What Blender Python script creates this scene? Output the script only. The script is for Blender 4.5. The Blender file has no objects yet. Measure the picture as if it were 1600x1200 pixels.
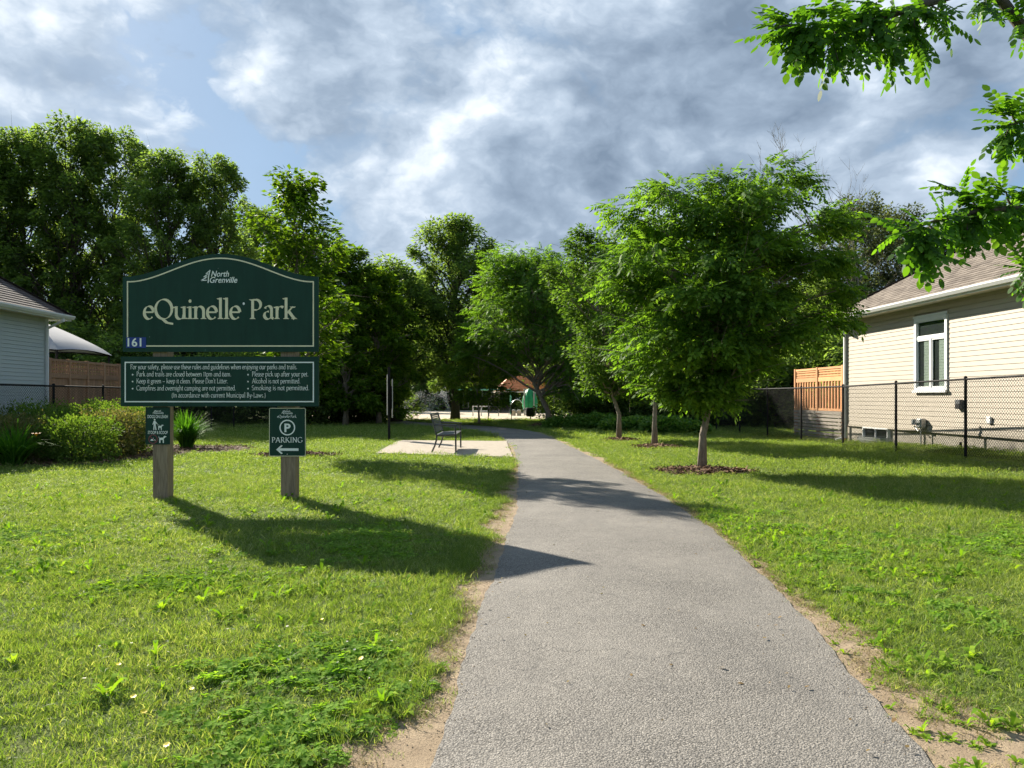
import bpy, bmesh, math, random
import numpy as np
from mathutils import Vector, Matrix
R = math.radians
sc = bpy.context.scene
COL = sc.collection

# ------------------------------------------------------------------ camera, sky, sun, exposure
EYE = 1.35                      # eye height over the lawn
F = 1200.0                      # focal length in photo pixels (1600 wide)
HOR = 621.0                     # horizon row in the photo
cam_d = bpy.data.cameras.new('camera'); cam = bpy.data.objects.new('camera', cam_d); COL.objects.link(cam)
cam.location = (0, 0, EYE); cam.rotation_euler = (math.pi/2, 0, 0)
cam_d.sensor_width = 36; cam_d.lens = 36*F/1600; cam_d.shift_y = (HOR-600)/1600
cam_d.clip_start = 0.05; cam_d.clip_end = 2000
sc.camera = cam
SUN_EL, SUN_AZ = 29.5, 38.4     # degrees; azimuth measured to the left of +Y
world = bpy.data.worlds.new('World'); sc.world = world; world.use_nodes = True
sun_d = bpy.data.lights.new('sun', 'SUN'); sun_d.energy = 3.6; sun_d.angle = R(0.6); sun_d.color = (1.0, 0.92, 0.78)
sun = bpy.data.objects.new('sun', sun_d); COL.objects.link(sun)
sdir = Vector((-math.sin(R(SUN_AZ))*math.cos(R(SUN_EL)), math.cos(R(SUN_AZ))*math.cos(R(SUN_EL)), math.sin(R(SUN_EL))))
sun.rotation_euler = sdir.to_track_quat('Z', 'Y').to_euler(); sun.location = sdir*80
vs = sc.view_settings; vs.view_transform = 'Standard'; vs.look = 'None'; vs.gamma = 1; vs.exposure = 1.95; vs.use_curve_mapping = False
cy = sc.cycles; cy.max_bounces = 5; cy.diffuse_bounces = 3; cy.glossy_bounces = 2; cy.transmission_bounces = 4; cy.transparent_max_bounces = 16
cy.use_denoising = True; cy.use_adaptive_sampling = True; cy.adaptive_threshold = .025; cy.transparent_max_bounces = 8; cy.sample_clamp_indirect = 6

class NT:
    """tiny helper round a node tree"""
    def __init__(s, tree): s.t = tree; s.n = tree.nodes; s.l = tree.links
    def node(s, kind, **kw):
        n = s.n.new(kind)
        for k, v in kw.items():
            if k.startswith('i_'):
                key = k[2:]; key = int(key) if key.isdigit() else key
                if isinstance(v, bpy.types.NodeSocket): s.l.new(v, n.inputs[key])
                else: n.inputs[key].default_value = v
            else: setattr(n, k, v)
        return n
    def math(s, op, a, b=0.0, clamp=False): return s.node('ShaderNodeMath', operation=op, i_0=a, i_1=b, use_clamp=clamp).outputs[0]
    def vmath(s, op, a, b=(0, 0, 0)): return s.node('ShaderNodeVectorMath', operation=op, i_0=a, i_1=b)
    def noise(s, vec, scale, detail=4, rough=.55, dist=0.0):
        n = s.node('ShaderNodeTexNoise', i_Scale=scale, i_Detail=detail, i_Roughness=rough, i_Distortion=dist)
        if vec is not None: s.l.new(vec, n.inputs['Vector'])
        return n.outputs[0]
    def ramp(s, fac, stops, interp='LINEAR'):
        n = s.node('ShaderNodeValToRGB'); s.l.new(fac, n.inputs[0]); cr = n.color_ramp; cr.interpolation = interp
        while len(cr.elements) < len(stops): cr.elements.new(0.5)
        for e, (p, c) in zip(cr.elements, stops):
            e.position = p; e.color = (c[0], c[1], c[2], 1) if not isinstance(c, (int, float)) else (c, c, c, 1)
        return n.outputs[0]
    def mix(s, fac, a, b, mode='MIX'):
        n = s.node('ShaderNodeMix', data_type='RGBA', blend_type=mode)
        for k, v in ((0, fac), (6, a), (7, b)):
            if isinstance(v, bpy.types.NodeSocket): s.l.new(v, n.inputs[k])
            else: n.inputs[k].default_value = v if k == 0 else (v[0], v[1], v[2], 1)
        return n.outputs[2]

def build_world():
    t = NT(world.node_tree); bg = t.n['Background']
    sky = t.node('ShaderNodeTexSky', sky_type='NISHITA', sun_disc=False, sun_elevation=R(SUN_EL), sun_rotation=R(-SUN_AZ), altitude=80.0,
                 air_density=1.0, dust_density=0.6, ozone_density=1.0)
    d = t.node('ShaderNodeTexCoord').outputs['Generated']
    sep = t.node('ShaderNodeSeparateXYZ', i_0=d)
    p = t.vmath('MULTIPLY', d, (1.0, 1.0, 1.55)).outputs[0]
    p = t.vmath('ADD', p, (2.3, 4.1, .35)).outputs[0]
    wv = t.node('ShaderNodeTexNoise', i_Scale=3.5, i_Detail=5.0, i_Roughness=.6, i_Vector=p).outputs['Color']
    p = t.vmath('ADD', p, t.node('ShaderNodeVectorMath', operation='SCALE', i_0=wv, i_3=.10).outputs[0]).outputs[0]
    sunv = Vector((-.55, .25, .75))
    def puff(q, det):               # heaped, rounded cloud relief
        tot = None; k = .62; f = 3.0
        for i in range(int(det)):
            n = t.math('ABSOLUTE', t.math('SUBTRACT', t.noise(q, f, 0, .5), .5))
            n = t.math('MULTIPLY', n, 2.6*k); tot = n if tot is None else t.math('ADD', tot, n); k *= .56; f *= 2.17
        return tot
    big = t.noise(p, 1.1, 2, .5)
    h0 = puff(p, 6); n0 = t.noise(p, 3.0, 10, .64)
    ps = t.vmath('ADD', p, tuple(.075*sunv)).outputs[0]        # a step towards the sun: lit and shaded flanks
    h1 = puff(ps, 4); n1 = t.noise(ps, 3.0, 6, .60)
    def lobe(px, py, width):        # soft region of the sky round one direction (a cloud bank)
        v = Vector(((px-800)/F, 1, (HOR-py)/F)).normalized()
        dt = t.vmath('DOT_PRODUCT', d, tuple(v)).outputs['Value']
        return t.node('ShaderNodeMapRange', interpolation_type='SMOOTHSTEP', i_0=dt, i_1=math.cos(R(width)), i_2=1.0).outputs[0]
    def add(a, b, k): return t.math('ADD', a, t.math('MULTIPLY', b, k))
    body = lambda h, n: add(t.math('MULTIPLY', h, .50), n, .72)
    b0 = body(h0, n0); b1 = body(h1, n1)
    cov = add(b0, big, .30)
    for px, py, w, k in ((1080, 180, 22, .17), (700, 90, 16, .07), (540, 170, 11, .08), (290, 240, 15, -.11), (1400, 200, 16, .07), (330, 60, 14, .07), (620, 370, 10, -.06), (930, 330, 7, .08), (150, 60, 14, .05)):
        cov = add(cov, lobe(px, py, w), k)
    dens = t.ramp(cov, [(.635, 0.0), (.70, .62), (.80, 1.0)], 'EASE')
    lit = add(0.30, t.math('SUBTRACT', b0, b1), 1.7)
    for px, py, w, k in ((745, 130, 8, .10), (620, 40, 12, .10), (900, 40, 10, .10), (930, 325, 7, .18), (1080, 240, 15, -.20), (1200, 60, 12, .10), (1290, 330, 6, .14), (60, 60, 17, .12), (520, 160, 9, .06), (1480, 180, 10, .05)):
        lit = add(lit, lobe(px, py, w), k)
    ccol = t.ramp(lit, [(.0, (.40, .54, .74)), (.30, (.66, .84, 1.08)), (.54, (1.02, 1.22, 1.47)), (1.0, (2.3, 2.4, 2.48))])
    blue = t.mix(0.93, sky.outputs[0], (.36, .63, .98))
    blue = t.mix(t.math('MULTIPLY', n0, .55), blue, (.55, .76, 1.02))
    out = t.mix(dens, blue, ccol)
    t.l.new(out, bg.inputs[0]); bg.inputs[1].default_value = 0.15
build_world()

# ------------------------------------------------------------------ helpers
def ground_px(x, y):            # photo pixel on the level ground -> metres
    Y = EYE*F/(y-HOR); return ((x-800)*Y/F, Y)
def sst(a, b, x):
    u = np.clip((np.asarray(x, float)-a)/(b-a), 0, 1); return u*u*(3-2*u)
def tag(o, label=None, cat=None, group=None, kind=None):
    if label: o['label'] = label
    if cat: o['category'] = cat
    if group: o['group'] = group
    if kind: o['kind'] = kind
    return o
def empty(name, loc=(0, 0, 0), rz=0, label=None, cat=None, group=None):
    o = bpy.data.objects.new(name, None); COL.objects.link(o); o.location = loc; o.rotation_euler = (0, 0, rz); o.empty_display_size = .2
    return tag(o, label, cat, group)
def link(name, me, mat=None, parent=None, loc=None):
    o = bpy.data.objects.new(name, me); COL.objects.link(o)
    if mat is not None and not me.materials: me.materials.append(mat)
    if parent is not None: o.parent = parent
    if loc is not None: o.location = loc
    return o
def np_mesh(name, V, Fc, mat=None, smooth=False):
    """V (n,3); Fc (m,k) same-size polygons"""
    V = np.asarray(V, np.float32); Fc = np.asarray(Fc, np.int32); m, k = Fc.shape
    me = bpy.data.meshes.new(name); me.vertices.add(len(V)); me.vertices.foreach_set('co', V.ravel())
    me.loops.add(m*k); me.loops.foreach_set('vertex_index', Fc.ravel())
    me.polygons.add(m); me.polygons.foreach_set('loop_start', np.arange(0, m*k, k, dtype=np.int32))
    if smooth: me.polygons.foreach_set('use_smooth', np.ones(m, bool))
    me.update(calc_edges=True)
    if mat: me.materials.append(mat)
    return me
class MB:
    """collects polygons, becomes ONE mesh"""
    def __init__(s): s.v = []; s.f = []; s.smooth = []
    def poly(s, pts):
        b = len(s.v); s.v += [tuple(p) for p in pts]; s.f.append(tuple(range(b, b+len(pts)))); return s
    def box(s, x0, x1, y0, y1, z0, z1):
        b = len(s.v); s.v += [(x, y, z) for z in (z0, z1) for y in (y0, y1) for x in (x0, x1)]
        for q in ((0, 2, 3, 1), (4, 5, 7, 6), (0, 1, 5, 4), (2, 6, 7, 3), (0, 4, 6, 2), (1, 3, 7, 5)): s.f.append(tuple(b+i for i in q))
        return s
    def bar(s, a, c, w, h=None, up=(0, 0, 1)):
        h = h or w; a = Vector(a); c = Vector(c); d = (c-a).normalized(); u = Vector(up)
        if abs(d.dot(u)) > .98: u = Vector((0, 1, 0))
        sx = d.cross(u).normalized(); sy = sx.cross(d).normalized(); b = len(s.v)
        for p in (a, c):
            for i, j in ((-1, -1), (1, -1), (1, 1), (-1, 1)): s.v.append(tuple(p+sx*(i*w/2)+sy*(j*h/2)))
        for q in ((0, 3, 2, 1), (4, 5, 6, 7), (0, 1, 5, 4), (1, 2, 6, 5), (2, 3, 7, 6), (3, 0, 4, 7)): s.f.append(tuple(b+i for i in q))
        return s
    def tube(s, pts, rad, n=8, cap=True):
        pts = [Vector(p) for p in pts]
        rad = [rad]*len(pts) if isinstance(rad, (int, float)) else list(rad)
        b = len(s.v); prev = None
        for i, p in enumerate(pts):
            d = (pts[min(i+1, len(pts)-1)]-pts[max(i-1, 0)]).normalized()
            u = prev if prev is not None else (Vector((1, 0, 0)) if abs(d.x) < .9 else Vector((0, 1, 0)))
            sx = (u-d*u.dot(d)).normalized(); sy = d.cross(sx); prev = sx
            for k in range(n):
                a = 2*math.pi*k/n; s.v.append(tuple(p+(sx*math.cos(a)+sy*math.sin(a))*rad[i]))
        for i in range(len(pts)-1):
            for k in range(n):
                k2 = (k+1) % n; s.f.append((b+i*n+k, b+i*n+k2, b+(i+1)*n+k2, b+(i+1)*n+k))
        if cap:
            s.f.append(tuple(b+k for k in reversed(range(n)))); e = b+(len(pts)-1)*n; s.f.append(tuple(e+k for k in range(n)))
        return s
    def prism(s, outline, d0, d1, axis='y'):
        """outline in (x,z), extruded along y from d0 to d1"""
        n = len(outline); b = len(s.v)
        for d in (d0, d1):
            for x, z in outline: s.v.append((x, d, z) if axis == 'y' else (d, x, z))
        s.f.append(tuple(b+i for i in range(n))); s.f.append(tuple(b+n+i for i in reversed(range(n))))
        for i in range(n):
            j = (i+1) % n; s.f.append((b+i, b+n+i, b+n+j, b+j))
        return s
    def lathe(s, prof, n=16, c=(0, 0, 0)):
        b = len(s.v)
        for r, z in prof:
            for k in range(n):
                a = 2*math.pi*k/n; s.v.append((c[0]+r*math.cos(a), c[1]+r*math.sin(a), c[2]+z))
        for i in range(len(prof)-1):
            for k in range(n):
                k2 = (k+1) % n; s.f.append((b+i*n+k, b+i*n+k2, b+(i+1)*n+k2, b+(i+1)*n+k))
        return s
    def mesh(s, name, mat=None, smooth=False, bevel=0):
        me = bpy.data.meshes.new(name); me.from_pydata(s.v, [], s.f)
        if bevel:
            bm = bmesh.new(); bm.from_mesh(me); bmesh.ops.recalc_face_normals(bm, faces=bm.faces)
            bmesh.ops.bevel(bm, geom=list(bm.edges), offset=bevel, segments=1, affect='EDGES'); bm.to_mesh(me); bm.free()
        else:
            bm = bmesh.new(); bm.from_mesh(me); bmesh.ops.recalc_face_normals(bm, faces=bm.faces); bm.to_mesh(me); bm.free()
        if smooth: me.polygons.foreach_set('use_smooth', np.ones(len(me.polygons), bool))
        if mat: me.materials.append(mat)
        return me
    def obj(s, name, mat, parent=None, loc=None, smooth=False, bevel=0): return link(name, s.mesh(name, mat, smooth, bevel), mat, parent, loc)
def copy_tree(o, parent=None):
    c = o.copy(); COL.objects.link(c); c.parent = parent
    for ch in list(o.children): copy_tree(ch, c)
    return c

# ------------------------------------------------------------------ materials
def new_mat(name):
    m = bpy.data.materials.new(name); m.use_nodes = True; t = NT(m.node_tree); return m, t, t.n['Principled BSDF']
def plain(name, col, rough=.6, metal=0.0, var=.12, scale=6.0, bump=0.0, bscale=60.0, spec=.4):
    m, t, b = new_mat(name)
    co = t.node('ShaderNodeTexCoord').outputs['Object']
    n = t.noise(co, scale, 6, .6)
    c = t.ramp(n, [(.25, tuple(x*(1-var) for x in col)), (.75, tuple(min(1, x*(1+var)) for x in col))])
    t.l.new(c, b.inputs['Base Color']); b.inputs['Roughness'].default_value = rough; b.inputs['Metallic'].default_value = metal
    b.inputs['Specular IOR Level'].default_value = spec
    if bump:
        bp = t.node('ShaderNodeBump', i_Strength=bump, i_Distance=.01); t.l.new(t.noise(co, bscale, 5, .6), bp.inputs['Height']); t.l.new(bp.outputs[0], b.inputs['Normal'])
    return m
def leaf_mat(name, cols, trans, tmix=.5, rough=.62, patch=None, spec=.10):
    """leaf colour varies leaf by leaf; light passes through the blade"""
    m, t, b = new_mat(name)
    rnd = t.node('ShaderNodeNewGeometry')
    k = rnd.outputs['Random Per Island']
    pos = rnd.outputs['Position']
    ns = t.noise(pos, .55 if patch is None else patch, 4, .6)
    k2 = t.math('ADD', t.math('MULTIPLY', k, .5), t.math('MULTIPLY', ns, .5))
    n = len(cols); c = t.ramp(k2, [(.22+.56*i/(n-1), cc) for i, cc in enumerate(cols)])
    t.l.new(c, b.inputs['Base Color']); b.inputs['Roughness'].default_value = rough; b.inputs['Specular IOR Level'].default_value = spec
    tr = t.node('ShaderNodeBsdfTranslucent'); t.l.new(t.mix(1.0, c, trans, 'MULTIPLY'), tr.inputs[0])
    mx = t.node('ShaderNodeMixShader', i_0=tmix); t.l.new(b.outputs[0], mx.inputs[1]); t.l.new(tr.outputs[0], mx.inputs[2])
    t.l.new(mx.outputs[0], t.n['Material Output'].inputs[0])
    return m
def bark_mat(name, a, b2, zs=.25):
    m, t, b = new_mat(name)
    co = t.node('ShaderNodeTexCoord').outputs['Object']
    mp = t.node('ShaderNodeMapping', i_Vector=co, i_Scale=(1, 1, zs)).outputs[0]
    n = t.noise(mp, 28, 8, .65, .6)
    t.l.new(t.ramp(n, [(.32, a), (.68, b2)]), b.inputs['Base Color']); b.inputs['Roughness'].default_value = .9
    bp = t.node('ShaderNodeBump', i_Strength=.8, i_Distance=.02); t.l.new(n, bp.inputs['Height']); t.l.new(bp.outputs[0], b.inputs['Normal'])
    return m
def wood_mat(name, a, b2, axis='z', rough=.75):
    m, t, b = new_mat(name)
    co = t.node('ShaderNodeTexCoord').outputs['Object']
    s = {'x': (.08, 1, 1), 'y': (1, .08, 1), 'z': (1, 1, .08)}[axis]
    mp = t.node('ShaderNodeMapping', i_Vector=co, i_Scale=s).outputs[0]
    n = t.noise(mp, 45, 8, .65, .8); n2 = t.noise(co, 2.2, 4, .6)
    oi = t.node('ShaderNodeObjectInfo').outputs['Random']
    c = t.ramp(n, [(.3, a), (.7, b2)])
    c = t.mix(t.math('MULTIPLY', n2, .5), c, tuple(x*.55 for x in a))
    hsv = t.node('ShaderNodeHueSaturation', i_Color=c, i_Value=t.math('ADD', t.math('MULTIPLY', oi, .3), .85))
    t.l.new(hsv.outputs[0], b.inputs['Base Color']); b.inputs['Roughness'].default_value = rough
    bp = t.node('ShaderNodeBump', i_Strength=.5, i_Distance=.006); t.l.new(n, bp.inputs['Height']); t.l.new(bp.outputs[0], b.inputs['Normal'])
    return m

def asphalt_mat():
    m, t, b = new_mat('asphalt'); co = t.node('ShaderNodeNewGeometry').outputs['Position']
    v = t.node('ShaderNodeTexVoronoi', i_Scale=118.0); t.l.new(co, v.inputs['Vector'])
    v2 = t.node('ShaderNodeTexVoronoi', i_Scale=210.0); t.l.new(co, v2.inputs['Vector'])
    cell = t.node('ShaderNodeSeparateColor', i_0=v.outputs['Color']).outputs[0]
    stone = t.ramp(cell, [(0.0, (.075, .069, .062)), (.25, (.175, .162, .145)), (.7, (.235, .217, .195)), (1.0, (.34, .315, .28))])
    gap = t.ramp(v.outputs['Distance'], [(.30, 1.05), (.65, .38)])
    c = t.mix(1.0, stone, gap, 'MULTIPLY')
    big = t.noise(co, .7, 6, .65); c = t.mix(t.ramp(big, [(.35, 0.0), (.65, .55)]), c, (.255, .235, .208))
    mid = t.noise(co, 9, 5, .7); c = t.mix(t.ramp(mid, [(.45, 0.0), (.75, .38)]), c, (.10, .096, .09))
    st = t.noise(t.node('ShaderNodeMapping', i_Vector=co, i_Scale=(1.6, .35, 1)).outputs[0], 1.1, 6, .65); c = t.mix(t.ramp(st, [(.52, 0.0), (.68, .45)]), c, (.115, .108, .10))
    # fine cracks
    ck = t.node('ShaderNodeTexVoronoi', feature='DISTANCE_TO_EDGE', i_Scale=.42)
    wob = t.vmath('ADD', co, t.vmath('SCALE', t.node('ShaderNodeTexNoise', i_Scale=2.6, i_Detail=7.0, i_Vector=co).outputs['Color']).outputs[0]).outputs[0]
    t.l.new(wob, ck.inputs['Vector'])
    cr = t.ramp(ck.outputs[0], [(0.0, 1.0), (.005, 0.0)]); crm = t.math('MULTIPLY', cr, t.ramp(t.noise(co, .33, 3), [(.46, 0.0), (.60, .6)]))
    c = t.mix(crm, c, (.045, .042, .04))
    t.l.new(c, b.inputs['Base Color']); b.inputs['Roughness'].default_value = .88; b.inputs['Specular IOR Level'].default_value = .35
    h = t.math('SUBTRACT', t.math('ADD', t.math('MULTIPLY', v.outputs['Distance'], -1.0), t.math('MULTIPLY', v2.outputs['Distance'], -.4)), t.math('MULTIPLY', crm, 2.0))
    bp = t.node('ShaderNodeBump', i_Strength=.8, i_Distance=.005); t.l.new(h, bp.inputs['Height']); t.l.new(bp.outputs[0], b.inputs['Normal'])
    return m
def soil_mat():
    m, t, b = new_mat('lawn_soil'); co = t.node('ShaderNodeNewGeometry').outputs['Position']
    n = t.noise(co, 2.2, 8, .65); n2 = t.noise(co, 60, 5, .7); n3 = t.noise(co, .25, 4, .6)
    c = t.ramp(n2, [(.3, (.05, .07, .02)), (.5, (.10, .14, .035)), (.72, (.18, .21, .07))])
    c = t.mix(t.ramp(n, [(.5, 0.0), (.75, .5)]), c, (.17, .14, .075))
    c = t.mix(t.ramp(n3, [(.4, 0.0), (.7, .3)]), c, (.06, .12, .02))
    t.l.new(c, b.inputs['Base Color']); b.inputs['Roughness'].default_value = .95; b.inputs['Specular IOR Level'].default_value = .1
    bp = t.node('ShaderNodeBump', i_Strength=.7, i_Distance=.03); t.l.new(n2, bp.inputs['Height']); t.l.new(bp.outputs[0], b.inputs['Normal'])
    return m
def dirt_mat(name, a, b2, c3, sc_=1.0):
    m, t, b = new_mat(name); co = t.node('ShaderNodeNewGeometry').outputs['Position']
    n = t.noise(co, 5*sc_, 8, .7); n2 = t.noise(co, 120*sc_, 4, .7)
    c = t.ramp(n, [(.3, a), (.7, b2)]); c = t.mix(t.ramp(n2, [(.55, 0.0), (.7, .75)]), c, c3)
    t.l.new(c, b.inputs['Base Color']); b.inputs['Roughness'].default_value = .95; b.inputs['Specular IOR Level'].default_value = .15
    bp = t.node('ShaderNodeBump', i_Strength=.8, i_Distance=.012); t.l.new(t.math('ADD', n2, n), bp.inputs['Height']); t.l.new(bp.outputs[0], b.inputs['Normal'])
    return m
def shingle_mat(name, cols):
    m, t, b = new_mat(name); uv = t.node('ShaderNodeTexCoord').outputs['UV']
    br = t.node('ShaderNodeTexBrick', i_Vector=uv, i_Scale=1.0, offset=.5)
    br.inputs['Color1'].default_value = (0, 0, 0, 1); br.inputs['Color2'].default_value = (1, 1, 1, 1); br.inputs['Mortar'].default_value = (.1, .1, .1, 1)
    br.inputs['Mortar Size'].default_value = .004; br.inputs['Brick Width'].default_value = .21; br.inputs['Row Height'].default_value = .14; br.inputs['Bias'].default_value = 0
    k = t.node('ShaderNodeSeparateColor', i_0=br.outputs[0]).outputs[0]
    n = t.noise(uv, 3, 6, .65); n2 = t.noise(uv, 260, 3, .7)
    kk = t.math('ADD', t.math('MULTIPLY', k, .45), t.math('ADD', t.math('MULTIPLY', n, .3), t.math('MULTIPLY', n2, .3)))
    c = t.ramp(kk, [(.2, cols[0]), (.5, cols[1]), (.85, cols[2])]); c = t.mix(t.math('MULTIPLY', br.outputs[1], .7), c, tuple(x*.4 for x in cols[0]))
    t.l.new(c, b.inputs['Base Color']); b.inputs['Roughness'].default_value = .92; b.inputs['Specular IOR Level'].default_value = .2
    bp = t.node('ShaderNodeBump', i_Strength=.5, i_Distance=.004); t.l.new(n2, bp.inputs['Height']); t.l.new(bp.outputs[0], b.inputs['Normal'])
    return m
def glass_mat(name, tint=(.8, .85, .85), refl=.12):
    m, t, b = new_mat(name)
    tr = t.node('ShaderNodeBsdfTransparent', i_0=(*tint, 1)); g = t.node('ShaderNodeBsdfGlossy', i_0=(1, 1, 1, 1), i_1=.03)
    fr = t.math('MULTIPLY', t.math('POWER', t.node('ShaderNodeLayerWeight').outputs['Facing'], 3.0), .6)
    mx = t.node('ShaderNodeMixShader', i_0=t.math('ADD', fr, refl*.5, True)); t.l.new(tr.outputs[0], mx.inputs[1]); t.l.new(g.outputs[0], mx.inputs[2])
    t.l.new(mx.outputs[0], t.n['Material Output'].inputs[0]); return m
def sign_mat(name, col):
    """weathered painted board: faint vertical streaks, chips and dust"""
    m, t, b = new_mat(name); co = t.node('ShaderNodeTexCoord').outputs['Object']
    mp = t.node('ShaderNodeMapping', i_Vector=co, i_Scale=(1, 1, .12)).outputs[0]
    n = t.noise(mp, 9, 6, .6); n2 = t.noise(co, 3.0, 7, .65)
    c = t.ramp(n, [(.3, tuple(x*.82 for x in col)), (.7, tuple(x*1.18 for x in col))])
    c = t.mix(t.ramp(n2, [(.45, 0.0), (.8, .25)]), c, (.035, .085, .07))
    sp = t.node('ShaderNodeTexVoronoi', i_Scale=5.5); t.l.new(co, sp.inputs['Vector'])
    pick = t.math('GREATER_THAN', t.node('ShaderNodeSeparateColor', i_0=sp.outputs['Color']).outputs[0], .80)
    c = t.mix(t.math('MULTIPLY', t.ramp(sp.outputs['Distance'], [(.025, .6), (.045, 0.0)]), pick), c, (.42, .46, .42))
    t.l.new(c, b.inputs['Base Color']); t.l.new(t.ramp(n2, [(.3, .5), (.7, .7)]), b.inputs['Roughness']); b.inputs['Specular IOR Level'].default_value = .25; return m

M = {}
M['asphalt'] = asphalt_mat(); M['soil'] = soil_mat()
M['dirt'] = dirt_mat('bare_dirt', (.22, .165, .11), (.38, .295, .20), (.13, .095, .065))
M['bed'] = dirt_mat('mulch_bed', (.06, .042, .03), (.14, .10, .07), (.03, .022, .016))
M['sand'] = dirt_mat('play_sand', (.42, .35, .26), (.55, .47, .36), (.34, .28, .2), .5)
M['concrete'] = dirt_mat('concrete', (.34, .295, .24), (.42, .37, .305), (.29, .255, .21), 1.2)
M['foundation'] = dirt_mat('foundation_concrete', (.33, .30, .25), (.42, .385, .33), (.28, .25, .21), .8)
M['siding_r'] = plain('cream_siding', (.40, .355, .29), .55, var=.05, scale=1.5, bump=.1, bscale=90)
M['siding_l'] = plain('blue_grey_siding', (.40, .45, .45), .55, var=.05, scale=1.5, bump=.1, bscale=90)
M['white'] = plain('white_trim', (.68, .69, .69), .45, var=.04)
M['soffit'] = plain('soffit', (.62, .57, .46), .6, var=.04)
M['shingle_r'] = shingle_mat('brown_shingle', ((.095, .078, .066), (.175, .148, .125), (.25, .213, .18)))
M['shingle_l'] = shingle_mat('dark_shingle', ((.045, .035, .034), (.085, .068, .064), (.14, .115, .105)))
M['black'] = plain('black_vinyl', (.013, .013, .014), .7, var=.2, spec=.15)
M['galv'] = plain('galvanised_steel', (.42, .43, .43), .4, .6, var=.1)
M['grey_metal'] = plain('grey_metal', (.10, .105, .11), .45, .3, var=.15)
M['bench_metal'] = plain('charcoal_bench_metal', (.045, .05, .052), .42, .2, var=.2)
M['bench_slat'] = plain('grey_bench_slats', (.115, .125, .13), .45, .1, var=.15)
M['cedar'] = wood_mat('cedar_slats', (.50, .22, .075), (.68, .33, .13))
M['cedar_h'] = wood_mat('cedar_rail', (.52, .24, .085), (.70, .36, .15), 'y')
M['cedar_dark'] = wood_mat('brown_stained_wood', (.30, .165, .09), (.46, .27, .16))
M['grey_wood'] = wood_mat('weathered_grey_wood', (.26, .225, .18), (.40, .36, .30), 'y')
M['post_wood'] = wood_mat('weathered_post_wood', (.15, .105, .07), (.40, .31, .21))
M['sign_green'] = sign_mat('sign_green', (.0075, .040, .027)); M['sign_edge'] = plain('sign_edge_green', (.012, .036, .03), .5, var=.15)
M['gold'] = plain('pale_gold_paint', (.74, .68, .47), .45, var=.1, scale=10)
M['sign_white'] = plain('sign_white_paint', (.80, .82, .78), .5, var=.05)
M['sign_blue'] = plain('blue_number_plate', (.006, .035, .22), .35, var=.08)
M['sign_red'] = plain('faded_red_paint', (.17, .045, .05), .5, var=.2)
M['glass'] = glass_mat('window_glass'); M['blind'] = plain('window_blind', (.58, .57, .48), .8, var=.05)
M['dark'] = plain('dark_interior', (.03, .03, .03), .9)
M['canvas'] = plain('grey_canvas', (.30, .30, .32), .8, var=.06)
M['orange_tile'] = plain('orange_roof_tile', (.74, .25, .085), .6, var=.25, scale=3)
M['green_play'] = plain('green_play_plastic', (.01, .24, .09), .5, var=.35, scale=5); M['green_post'] = plain('green_play_metal', (.10, .34, .22), .45, var=.1)
M['bark'] = bark_mat('grey_bark', (.13, .105, .08), (.30, .255, .20)); M['bark_dark'] = bark_mat('dark_bark', (.035, .028, .022), (.10, .08, .062))
M['dead'] = bark_mat('bleached_dead_wood', (.16, .145, .125), (.28, .26, .23))
M['chips'] = leaf_mat('mulch_chips', [(.07, .04, .025), (.17, .105, .065), (.30, .20, .13)], (.5, .5, .5), .0, .9)
YEL = (1.25, 1.35, .35)
M['leaf_bright'] = leaf_mat('bright_leaf', [(.042, .092, .018), (.082, .165, .028), (.14, .24, .042)], (1.9, 1.9, .5), .50)
M['leaf_mid'] = leaf_mat('mid_leaf', [(.038, .082, .018), (.072, .14, .028), (.12, .20, .045)], (1.8, 1.8, .55), .47)
M['leaf_yellow'] = leaf_mat('yellow_green_leaf', [(.045, .10, .012), (.09, .17, .018), (.16, .24, .03)], (1.7, 1.65, .45), .48)
M['leaf_forest'] = leaf_mat('forest_leaf', [(.052, .090, .028), (.098, .158, .048), (.16, .225, .08)], (1.9, 1.9, .7), .60)
M['leaf_olive'] = leaf_mat('olive_leaf', [(.045, .062, .03), (.08, .105, .048), (.14, .16, .08)], (1.5, 1.5, .7), .36)
M['leaf_near'] = leaf_mat('near_leaf', [(.030, .085, .012), (.06, .15, .02), (.10, .21, .03)], (2.0, 1.9, .45), .55, .5, 3.0, .2)
M['leaf_hedge'] = leaf_mat('hedge_leaf', [(.05, .10, .02), (.095, .17, .032), (.17, .24, .06)], (1.5, 1.5, .5), .42, .7, 2.5, .06)
M['leaf_hedge_brown'] = leaf_mat('bronze_hedge_leaf', [(.07, .09, .03), (.12, .145, .05), (.23, .19, .095)], (1.4, 1.3, .6), .40, .7, 2.5, .06)
M['leaf_lily'] = leaf_mat('lily_leaf', [(.03, .10, .015), (.06, .17, .02), (.12, .25, .04)], (1.5, 1.5, .4), .45, .7)
M['leaf_cover'] = leaf_mat('ground_cover_leaf', [(.04, .11, .02), (.09, .19, .035), (.20, .30, .08)], (1.5, 1.5, .5), .42, .5, 2.0)
M['petal_orange'] = plain('orange_petal', (.90, .36, .03), .5); M['petal_yellow'] = plain('yellow_petal', (.80, .62, .02), .5)
M['grass'] = leaf_mat('grass_blades', [(.088, .142, .032), (.136, .205, .047), (.20, .27, .074), (.37, .38, .20)], (1.45, 1.52, .46), .45, .5, .9)
M['clover'] = leaf_mat('clover_leaf', [(.10, .20, .03), (.17, .30, .05), (.27, .40, .08)], (1.5, 1.6, .4), .48, .85, 2.0, .04)
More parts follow.
